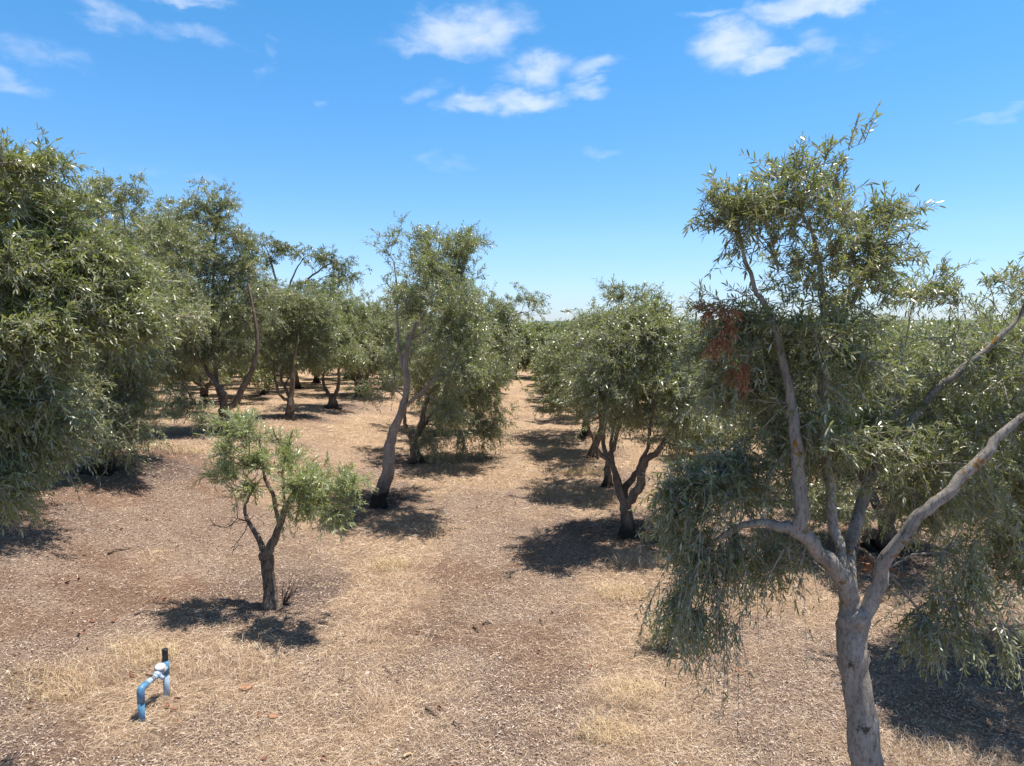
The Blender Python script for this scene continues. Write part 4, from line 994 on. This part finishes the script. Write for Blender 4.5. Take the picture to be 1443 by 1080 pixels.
def ridge():
    m, N, L = new_mat('wooded_ridge')
    tc = N.new('ShaderNodeTexCoord'); n = N.new('ShaderNodeTexNoise'); n.inputs['Scale'].default_value = .05; n.inputs['Detail'].default_value = 8
    L.new(tc.outputs['Object'], n.inputs['Vector']); rp = ramp(N, [(.35, (.05, .075, .06)), (.6, (.11, .14, .11)), (.75, (.26, .24, .18))]); L.new(n.outputs['Fac'], rp.inputs[0])
    b = N.new('ShaderNodeBsdfPrincipled'); L.new(rp.outputs[0], b.inputs['Base Color']); b.inputs['Roughness'].default_value = 1
    o = N.new('ShaderNodeOutputMaterial'); L.new(b.outputs[0], o.inputs[0])
    xs = np.linspace(-900, 900, 500); ys = np.linspace(480, 1500, 40)
    X, Y = np.meshgrid(xs, ys); x = X.ravel(); y = Y.ravel()
    s = np.sin(np.clip((y - 480) / 1020, 0, 1) * math.pi)
    z = -1.5 + s * (7 + 7 * fbm(x * .005, y * .002, 3, 31)) + s * (fbm(x * .09, y * .09, 3, 33) * 5)
    nx, ny = len(xs), len(ys)
    i = (np.arange(ny - 1)[:, None] * nx + np.arange(nx - 1)[None, :]).ravel()
    me = mesh_np('hills', np.stack([x, y, z], 1), [np.stack([i, i + 1, i + nx + 1, i + nx], 1)], [m], smooth=True)
    tag(link('hills', me), 'low wooded ridge along the horizon', kind='structure')
ridge()

# ------------------------------------------------------------------ ground cover
def strands():
    rng = np.random.default_rng(81)
    def sample(n, y0, y1, wide=1.02, lo=-.85, hi=.78):
        y = np.exp(rng.uniform(math.log(y0), math.log(y1), n))
        x = y * rng.uniform(lo, hi, n)
        return x, y
    # --- straw: long curved dry stems
    x, y = sample(400000, 4.9, 34)
    st, so_, li = zones(x, y)
    keep = rng.random(len(x)) < (.30 + .7 * st)
    x, y, st = x[keep], y[keep], st[keep]
    # clumping
    keep = rng.random(len(x)) < .35 + .9 * fbm(x * 5, y * 5, 3, 12)
    x, y, st = x[keep], y[keep], st[keep]
    n = len(x); z = terrain(x, y, True)
    L = rng.uniform(.05, .17, n) * (.75 + .5 * st); th = rng.uniform(0, 2 * math.pi, n); cv = rng.normal(0, .9, n)
    tuft = fbm(x * 1.3, y * 1.3, 3, 55)
    lift = rng.uniform(.0, .26, n) * L + np.where((tuft > .62) & (st > .4), rng.uniform(.2, .8, n) * L, 0)
    w = np.clip(y * .00030, .0016, .007) * rng.uniform(.7, 1.3, n)
    pts = []
    cx, cy = x.copy(), y.copy()
    for k in range(4):
        t = k / 3
        pts.append(np.stack([cx, cy, z + .004 + lift * np.sin(t * 2.2) + rng.uniform(0, .008, n)], 1))
        a = th + cv * t
        cx = cx + np.cos(a) * L / 3; cy = cy + np.sin(a) * L / 3
    pts = np.stack(pts, 1)
    ang = (th + cv * .5)[:, None] + math.pi / 2
    tilt = rng.uniform(-.8, .8, n)
    side = np.stack([np.cos(ang[:, 0]) * np.cos(tilt), np.sin(ang[:, 0]) * np.cos(tilt), np.sin(tilt)], 1)
    ws = w[:, None, None] * np.array([.6, 1, .8, .2])[None, :, None] * .5
    A = pts + side[:, None] * ws; B = pts - side[:, None] * ws
    V = np.stack([A, B], 2).reshape(-1, 3)
    b = np.arange(n)[:, None] * 8
    F = np.concatenate([b + np.array([[2 * k, 2 * k + 1, 2 * k + 3, 2 * k + 2]]) for k in range(3)])
    m = island_mat('dry_straw', [(0, (.10, .06, .04)), (.20, (.36, .24, .155)), (.5, (.66, .485, .32)), (.85, (.86, .68, .48)), (1, (.93, .83, .68))], .75, .10)
    tag(link('dry_grass', mesh_np('dry_grass', V, [F], [m])), 'matted dry straw grass lying over the orchard floor', 'grass', kind='stuff')
    # --- litter: small fallen leaves and chips
    x, y = sample(300000, 4.9, 30)
    st, so_, li = zones(x, y)
    keep = rng.random(len(x)) < (1.0 - .6 * st) * (1 - .4 * so_)
    x, y = x[keep], y[keep]
    keep = rng.random(len(x)) < .3 + fbm(x * 4, y * 4, 3, 14)
    x, y = x[keep], y[keep]; n = len(x)
    z = terrain(x, y, True) + rng.uniform(.003, .014, n)
    sz = rng.uniform(.014, .042, n) * np.clip(y / 9, 1, 2.0) ** .6
    d = unit(np.stack([rng.normal(0, 1, n), rng.normal(0, 1, n), rng.normal(0, .28, n)], 1))
    V, F = leaves(np.stack([x, y, z], 1), d, sz, .30, rng, 0)
    m2 = island_mat('fallen_leaf_litter', [(0, (.08, .05, .04)), (.3, (.28, .19, .145)), (.6, (.47, .355, .28)), (.9, (.56, .45, .37)), (1, (.64, .56, .49))], .7)
    tag(link('leaf_litter', mesh_np('leaf_litter', V, F, [m2])), 'grey and brown fallen olive leaf litter on the soil', 'leaf litter', kind='stuff')
strands()

def tufts():
    rng = np.random.default_rng(83)
    m = island_mat('golden_grass', [(0, (.42, .29, .15)), (.5, (.64, .48, .28)), (1, (.82, .68, .46))], .7, .2)
    spots = [(205, 925, .26, 'golden dry grass tuft behind the blue pipe'), (70, 970, .28, 'pale dry grass tuft left of the blue pipe'), (880, 840, .26, 'straw tuft by the shadow of the forked olive tree'),
             (885, 980, .24, 'dry grass tuft below the drooping branch of the nearest tree'), (820, 668, .34, 'pale grass tuft on the right side of the lane'), (240, 632, .5, 'bleached grass tuft under the left rows'),
             (548, 800, .22, 'dry grass tuft right of the small olive tree'), (860, 1040, .2, 'dry grass tuft at the bottom of the photo near the lane')]
    for px, py, r, lab in spots:
        g = G(px, py); n = int(420 * (r / .26) ** 1)
        rr = r * np.sqrt(rng.random(n)); th = rng.uniform(0, 6.283, n)
        x = rr * np.cos(th) * 1.4; y = rr * np.sin(th)
        z = terrain(g[0] + x, g[1] + y, True) - g[2]
        L = rng.uniform(.08, .20, n); a = rng.uniform(0, 6.283, n); ln = rng.uniform(.4, 1.3, n)
        dx = np.cos(a); dy = np.sin(a)
        pts = []
        for t in (0, .35, .7, 1):
            pts.append(np.stack([x + dx * L * ln * t * t, y + dy * L * ln * t * t, z + L * .62 * np.sin(t * 1.9)], 1))
        pts = np.stack(pts, 1)
        w = .0035 * max(1, g[1] / 9)
        side = np.stack([-dy, dx, 0 * dx], 1)
        ws = w * np.array([1, .9, .6, .1])[None, :, None] * .5
        V = np.stack([pts + side[:, None] * ws, pts - side[:, None] * ws], 2).reshape(-1, 3)
        b = np.arange(n)[:, None] * 8
        F = np.concatenate([b + np.array([[2 * k, 2 * k + 1, 2 * k + 3, 2 * k + 2]]) for k in range(3)])
        tag(link('grass_tuft', mesh_np('grass_tuft', V, [F], [m]), loc=g), lab, 'grass tuft', 'dry grass tufts')
tufts()

# ------------------------------------------------------------------ sticks, stones, fallen leaves
def tube_mesh(name, pts, rads, mat, sides=8, caps=True, rng=None, knob=0.0, smooth=True):
    pts = np.array(pts, float); m = len(pts); rads = np.array(rads, float)
    T = np.zeros_like(pts); T[:-1] = pts[1:] - pts[:-1]; T[-1] = T[-2]
    if m > 2: T[1:-1] = pts[2:] - pts[:-2]
    T = unit(T); u = np.cross(T[0], [.31, .87, .4]); u /= np.linalg.norm(u)
    ang = np.arange(sides) / sides * 2 * math.pi; V = []
    for k in range(m):
        u = u - T[k] * u.dot(T[k]); u /= np.linalg.norm(u); v = np.cross(T[k], u)
        r = rads[k] * (1 + (knob * rng.normal(0, 1, sides) if rng is not None else 0))
        V.append(pts[k] + np.outer(np.cos(ang) * r, u) + np.outer(np.sin(ang) * r, v))
    V = np.concatenate(V)
    base = np.arange(m - 1)[:, None] * sides; a = np.arange(sides)[None]; b = (a + 1) % sides
    F = [np.stack([base + a, base + b, base + sides + b, base + sides + a], -1).reshape(-1, 4)]
    if caps: F.append(np.stack([np.arange(sides)[::-1], np.arange(sides) + (m - 1) * sides]))
    return mesh_np(name, V, F, [mat], smooth=False if sides > 60 else smooth)

M_stick = simple_mat('stick_bark', [(.3, (.07, .045, .032)), (.7, (.20, .14, .10))], 40)
M_stick_pale = simple_mat('pale_stick', [(.3, (.38, .26, .14)), (.7, (.62, .48, .32))], 40)
def sticks():
    rng = np.random.default_rng(91)
    L = [((600, 1000), (621, 1014), .012, 'dark stick lying in the lane near the bottom'), ((638, 1020), (649, 1029), .008, 'short dark twig just beyond the lower end of the dark stick'),
         ((680, 881), (694, 879), .011, 'curved brown stick in the middle of the lane'), ((667, 884), (676, 895), .011, 'stubby brown stick pointing at the curved one in mid lane'),
         ((567, 1070), (585, 1063), .014, 'pale broken stick at the bottom edge of the photo'), ((478, 959), (498, 965), .007, 'thin twig left of the lane below the small tree shadow'),
         ((600, 897), (634, 897), .007, 'long thin twig lying across the left of the lane'), ((763, 872), (770, 885), .008, 'thin twig on the right side of the lane'),
         ((540, 940), (552, 951), .007, 'thin slanting twig right of the small tree shadow'), ((152, 782), (184, 773), .014, 'dark stick lying left of the small olive tree'),
         ((10, 958), (44, 944), .012, 'forked dead twig at the left edge near the pipe'), ((190, 868), (226, 862), .008, 'long twig left of the small tree shadow'),
         ((975, 1005), (1000, 975), .007, 'thin dark twig beside the trunk of the nearest tree'), ((800, 665), (820, 664), .012, 'stick across the right side of the lane, mid distance')]
    for a, b, r, lab in L:
        ga, gb = G(*a), G(*b); n = 7
        d = gb - ga; per = np.array([-d[1], d[0], 0])
        c = rng.uniform(-.12, .12); pts = []
        for k in range(n):
            t = k / (n - 1)
            p = ga + d * t + per * c * math.sin(t * math.pi) + rng.normal(0, .006, 3)
            p[2] = tz(p[0], p[1]) + r * .8 + .008 + .012 * math.sin(t * 5); pts.append(p - ga)
        me = tube_mesh('stick', pts, np.linspace(r, r * .5, n), M_stick_pale if 'pale' in lab else M_stick, 7, rng=rng, knob=.12)
        tag(link('stick', me, loc=ga), lab, 'stick', 'sticks lying on the ground')
sticks()

M_stone = simple_mat('red_stone', [(.3, (.22, .10, .055)), (.55, (.42, .22, .13)), (.8, (.56, .36, .25))], 18, .9, .8)
M_stone_p = simple_mat('pink_stone', [(.3, (.40, .26, .20)), (.7, (.66, .50, .43))], 18, .9, .6)
def stones():
    rng = np.random.default_rng(93)
    L = [(346, 971, .085, .055, .03, 'flat reddish stone right of the blue pipe', 0), (384, 1012, .055, .04, .028, 'rounded brown stone near the bottom, right of the pipe', 0), (279, 928, .032, .028, .022, 'small pinkish stone behind the blue pipe to its right', 1),
         (516, 951, .045, .032, .02, 'pale pink stone left of the lane', 1), (1040, 946, .042, .03, .024, 'brick red stone under the drooping branch of the nearest tree', 0), (437, 1010, .03, .026, .016, 'small pale stone near the bottom left of the lane', 1),
         (253, 1018, .026, .02, .016, 'small orange stone right of the foot of the blue pipe', 0), (263, 938, .026, .022, .016, 'small tan stone just behind the black pipe fitting', 0)]
    for px, py, a, b, c, lab, pk in L:
        g = G(px, py)
        v = unit(rng.normal(0, 1, (46, 3)))
        import bmesh
        bm = bmesh.new()
        for q in v:
            s = np.array([a, b, c]) * rng.uniform(.82, 1.05); bm.verts.new(Vector(q * s))
        bmesh.ops.convex_hull(bm, input=bm.verts)
        loose = [q for q in bm.verts if not q.link_faces]
        bmesh.ops.delete(bm, geom=loose, context='VERTS')
        bmesh.ops.bevel(bm, geom=bm.edges[:], offset=.0015, segments=1, affect='EDGES')
        me = bpy.data.meshes.new('stone'); bm.to_mesh(me); bm.free(); me.materials.append(M_stone_p if pk else M_stone)
        o = link('stone', me, loc=(g[0], g[1], g[2] + c * .45)); o.rotation_euler = (rng.normal(0, .1), rng.normal(0, .1), rng.uniform(0, 3))
        tag(o, lab, 'stone', 'stones on the ground')
stones()

def red_leaves():
    rng = np.random.default_rng(95)
    m = simple_mat('red_dead_leaf', [(.3, (.16, .055, .035)), (.6, (.28, .10, .06)), (.8, (.40, .22, .14))], 12, .7, .3)
    L = [(111, 819, 'red brown upper right leaf of the far left pair on red soil'), (96, 823, 'red brown upper left leaf of the far left pair on red soil'), (222, 845, 'red brown left leaf of the pair between small tree shadow and red soil'), (232, 847, 'red brown right leaf of the pair between small tree shadow and red soil'), (103, 867, 'red brown pale leaf below the far left pair on red soil'), (130, 877, 'red brown leaf at the middle of three in a line above the golden tuft'), (161, 877, 'red brown leaf nearest the small tree shadow of three above the golden tuft'), (111, 897, 'red brown upper leaf of the touching two at the left of the golden tuft'), (118, 893, 'red brown right leaf of the touching two at the left of the golden tuft'), (122, 917, 'red brown leaf just below the touching two beside the golden tuft'), (185, 955, "red brown leaf just left of the blue pipe's crossbar"), (43, 990, 'red brown upper leaf at the left edge left of the blue pipe'), (42, 1003, 'red brown lower leaf at the left edge left of the blue pipe'), (236, 999, 'red brown leaf at the foot of the rear blue riser'), (244, 1003, 'red brown leaf right of the one at the foot of the rear blue riser'), (364, 1009, 'red brown leaf touching the rounded brown stone near the bottom'), (372, 1073, 'red brown leaf at the bottom edge below the rounded brown stone'), (346, 913, "red brown leaf inside the small olive tree's shadow"), (231, 724, "red brown left leaf of the pair below the second left tree's shadow"), (239, 733, "red brown right leaf of the pair below the second left tree's shadow"), (207, 734, "red brown bright leaf left of the pair below the second left tree's shadow"), (93, 749, 'red brown leaf nearest the drooping left edge crown'), (172, 747, 'red brown leaf above the dark stick left of the small tree'), (622, 849, 'red brown leaf on straw at the left of the lane, level with the small trunk'), (778, 865, 'red brown leaf beside the thin twig on the right of the lane'), (589, 894, 'red brown leaf at the left end of the long thin lane twig'), (513, 905, 'red brown leaf right of the small tree shadow'), (759, 921, 'red brown leaf low on the right side of the lane'), (457, 1073, 'red brown leaf at the bottom edge left of the pale broken stick'), (833, 943, 'red brown leaf left of the drooping branch on the straw'), (726, 711, 'red brown leaf farthest up the lane on its right'), (665, 719, "red brown left leaf of the pair beyond the leaning tree's shadow"), (672, 716, "red brown right leaf of the pair beyond the leaning tree's shadow"), (551, 738, "red brown leaf in the leaning tree's shadow"), (1012, 950, 'red brown leaf left of the brick red stone'), (400, 762, 'red brown left leaf of the pair behind the small tree trunk'), (423, 766, 'red brown right leaf of the pair behind the small tree trunk'), (620, 1000, 'red brown leaf above the dark stick in the lane'), (250, 988, 'red brown leaf right of the rear blue riser'), (560, 962, 'red brown leaf right of the pale pink stone')]
    for px, py, lab in L:
        g = G(px, py); s = rng.uniform(.022, .034)
        # curled blade: 4 x 7 grid bent like a dry leaf with lobed rim
        U, Vv = np.meshgrid(np.linspace(-1, 1, 5), np.linspace(0, 1, 8))
        wv = np.sin(np.clip(Vv, .03, .97) * math.pi) ** .6 * (1 + .22 * np.sin(Vv * 19))
        x = U * wv * s * .55; y = (Vv - .5) * 2 * s
        cu = rng.uniform(.4, 1.1)
        z = (U ** 2) * s * .5 * cu + ((Vv - .5) ** 2) * s * 1.2 * rng.uniform(.2, 1) + rng.normal(0, s * .03, U.shape)
        V = np.stack([x.ravel(), y.ravel(), z.ravel()], 1)
        i = (np.arange(7)[:, None] * 5 + np.arange(4)[None]).ravel()
        me = mesh_np('fallen_leaf', V, [np.stack([i, i + 1, i + 6, i + 5], 1)], [m], smooth=True)
        o = link('fallen_leaf', me, loc=(g[0], g[1], g[2] + .018)); o.rotation_euler = (rng.normal(0, .5), rng.normal(0, .5), rng.uniform(0, 6.3))
        tag(o, lab, 'fallen leaf', 'curled red brown fallen leaves')
red_leaves()

# ------------------------------------------------------------------ shoot under the drooping branch
def shoot():
    rng = np.random.default_rng(97)
    g = G(945, 918); sk = Skeleton(); b = np.array([g[0], g[1], g[2] - .02])
    t = sk.limb([b, b + [.0, 0, .15], b + [.02, 0, .32]], [.03, .026, .02], sub=3, wob=.004, rng=rng)
    A = b + np.array([0, 0, .3]) + rng.normal(0, 1, (34, 3)) * [.09, .08, .13]; A[:, 2] = np.maximum(A[:, 2], b[2] + .08)
    ends = sk.grow(A, rng, .3, .05)
    P0, D = twig_seeds(sk, ends, rng, 3, .25)
    V, F, mi = foliage(P0, D, rng, (.07, .14), .2, 6, (.05, .07), .18, 1, .0015)
    build_tree('olive_shoot', b, sk, [('crown', V, F, mi, [M_leaf, M_twig])], rng, M_bark, None,
               'low leafy olive shoot on a dark stub below the drooping branch', 'shoot', rtip=.002)
shoot()

# ------------------------------------------------------------------ blue irrigation standpipe
def standpipe():
    def pl(name, c1, c2, rough=.45):
        return simple_mat(name, [(.35, c1), (.7, c2)], 25, rough, .05, .5)
    blue = pl('blue_plastic', (.07, .19, .33), (.12, .27, .42)); pale = pl('faded_blue_plastic', (.26, .36, .47), (.42, .50, .58), .6)
    black = pl('black_plastic', (.012, .012, .012), (.04, .04, .04), .5); white = pl('white_plastic', (.62, .66, .74), (.78, .80, .84), .5)
    tan = pl('tan_edge', (.55, .30, .18), (.66, .40, .26), .6); rust = pl('rusty_steel', (.08, .045, .03), (.20, .11, .07), .8)
    g1 = G(200, 1016); g2 = np.array([g1[0] + .01, g1[1] + .40, 0]); g2[2] = tz(g2[0], g2[1])
    e = empty('irrigation_pipe', g1); tag(e, 'blue plastic irrigation standpipe with black threaded outlet beside dry grass', 'pipe')
    r = .028; h = .27
    o = np.zeros(3); d2 = g2 - g1
    def part(name, pts, rads, mat, sides=20, label=None):
        ob = link(name, tube_mesh(name, pts, rads, mat, sides, smooth=True), e)
        me = ob.data
        for p in me.polygons:
            if len(p.vertices) > 4: p.use_smooth = False
        if label: ob['label'] = label
        return ob
    part('riser', [o + [0, 0, -.05], o + [0, 0, h - .09]], [r, r], blue, label='blue front riser')
    # elbow with sockets
    el = [o + [0, 0, h - .10], o + [0, 0, h - .005]] + [np.array([0, .026 * (1 - math.cos(a)), h - .005 + .03 * math.sin(a)]) for a in np.linspace(.3, math.pi / 2, 5)] + [np.array([0, .085, h + .025])]
    part('elbow', el, [r * 1.16] * len(el), blue)
    yb = d2[1]; zt = h + .025
    part('crossbar', [np.array([0, .07, zt]), np.array([d2[0] * .5, .20, zt]), np.array([d2[0] * .6, .235, zt])], [r, r, r], pale, label='faded sun bleached crossbar')
    part('clamp', [np.array([.002, .155, zt]), np.array([.002, .168, zt])], [r * 1.14, r * 1.14], rust)
    part('clamp', [np.array([.002, .180, zt]), np.array([.002, .190, zt])], [r * 1.14, r * 1.14], rust)
    part('clamp_bolt', [np.array([-.05, .172, zt + .045]), np.array([.01, .172, zt + .040])], [.009, .009], rust, 6)
    part('valve_body', [np.array([.006, .225, zt]), np.array([.006, .25, zt]), np.array([.008, .30, zt]), np.array([.01, .33, zt])], [r * 1.1, r * 1.3, r * 1.3, r * 1.1], pale)
    part('valve_port', [np.array([.02, .27, zt - .01]), np.array([.07, .255, zt - .035])], [.016, .019], pale, 14)
    # round handwheel, tilted
    c = np.array([.012, .30, zt + .055]); nrm = np.array([.05, -.25, 1.0]); nrm /= np.linalg.norm(nrm)
    w = part('valve_handle', [c - nrm * .006, c, c + nrm * .012, c + nrm * .018], [.044, .048, .038, .012], white, 26, 'white domed valve handle')
    rim = link('handle_rim', tube_mesh('handle_rim', [c - nrm * .012, c - nrm * .0065], [.0495, .0495], tan, 26), w); rim['label'] = 'tan rim of the handle'
    part('valve_stem', [np.array([.012, .30, zt + .02]), c - nrm * .012], [.014, .014], rust, 10)
    b = np.array([d2[0], yb, d2[2]])
    part('tee', [np.array([.01, .325, zt]), np.array([d2[0], yb, zt])], [r * 1.12, r * 1.12], pale)
    part('riser', [b + [0, 0, -.05], np.array([d2[0], yb, zt - .05])], [r, r], pale, label='faded blue rear riser')
    part('tee', [np.array([d2[0], yb, zt - .06]), np.array([d2[0], yb, zt + .065])], [r * 1.17, r * 1.17], blue, label='blue upright tee body')
    zs = []; rs = []
    for k in range(17):
        zs.append(zt + .06 + k * .0075); rs.append(r * (1.0 if k % 2 else .86))
    part('threaded_outlet', [np.array([d2[0], yb, q]) for q in zs], rs, black, 20, 'black threaded hose outlet')
standpipe()
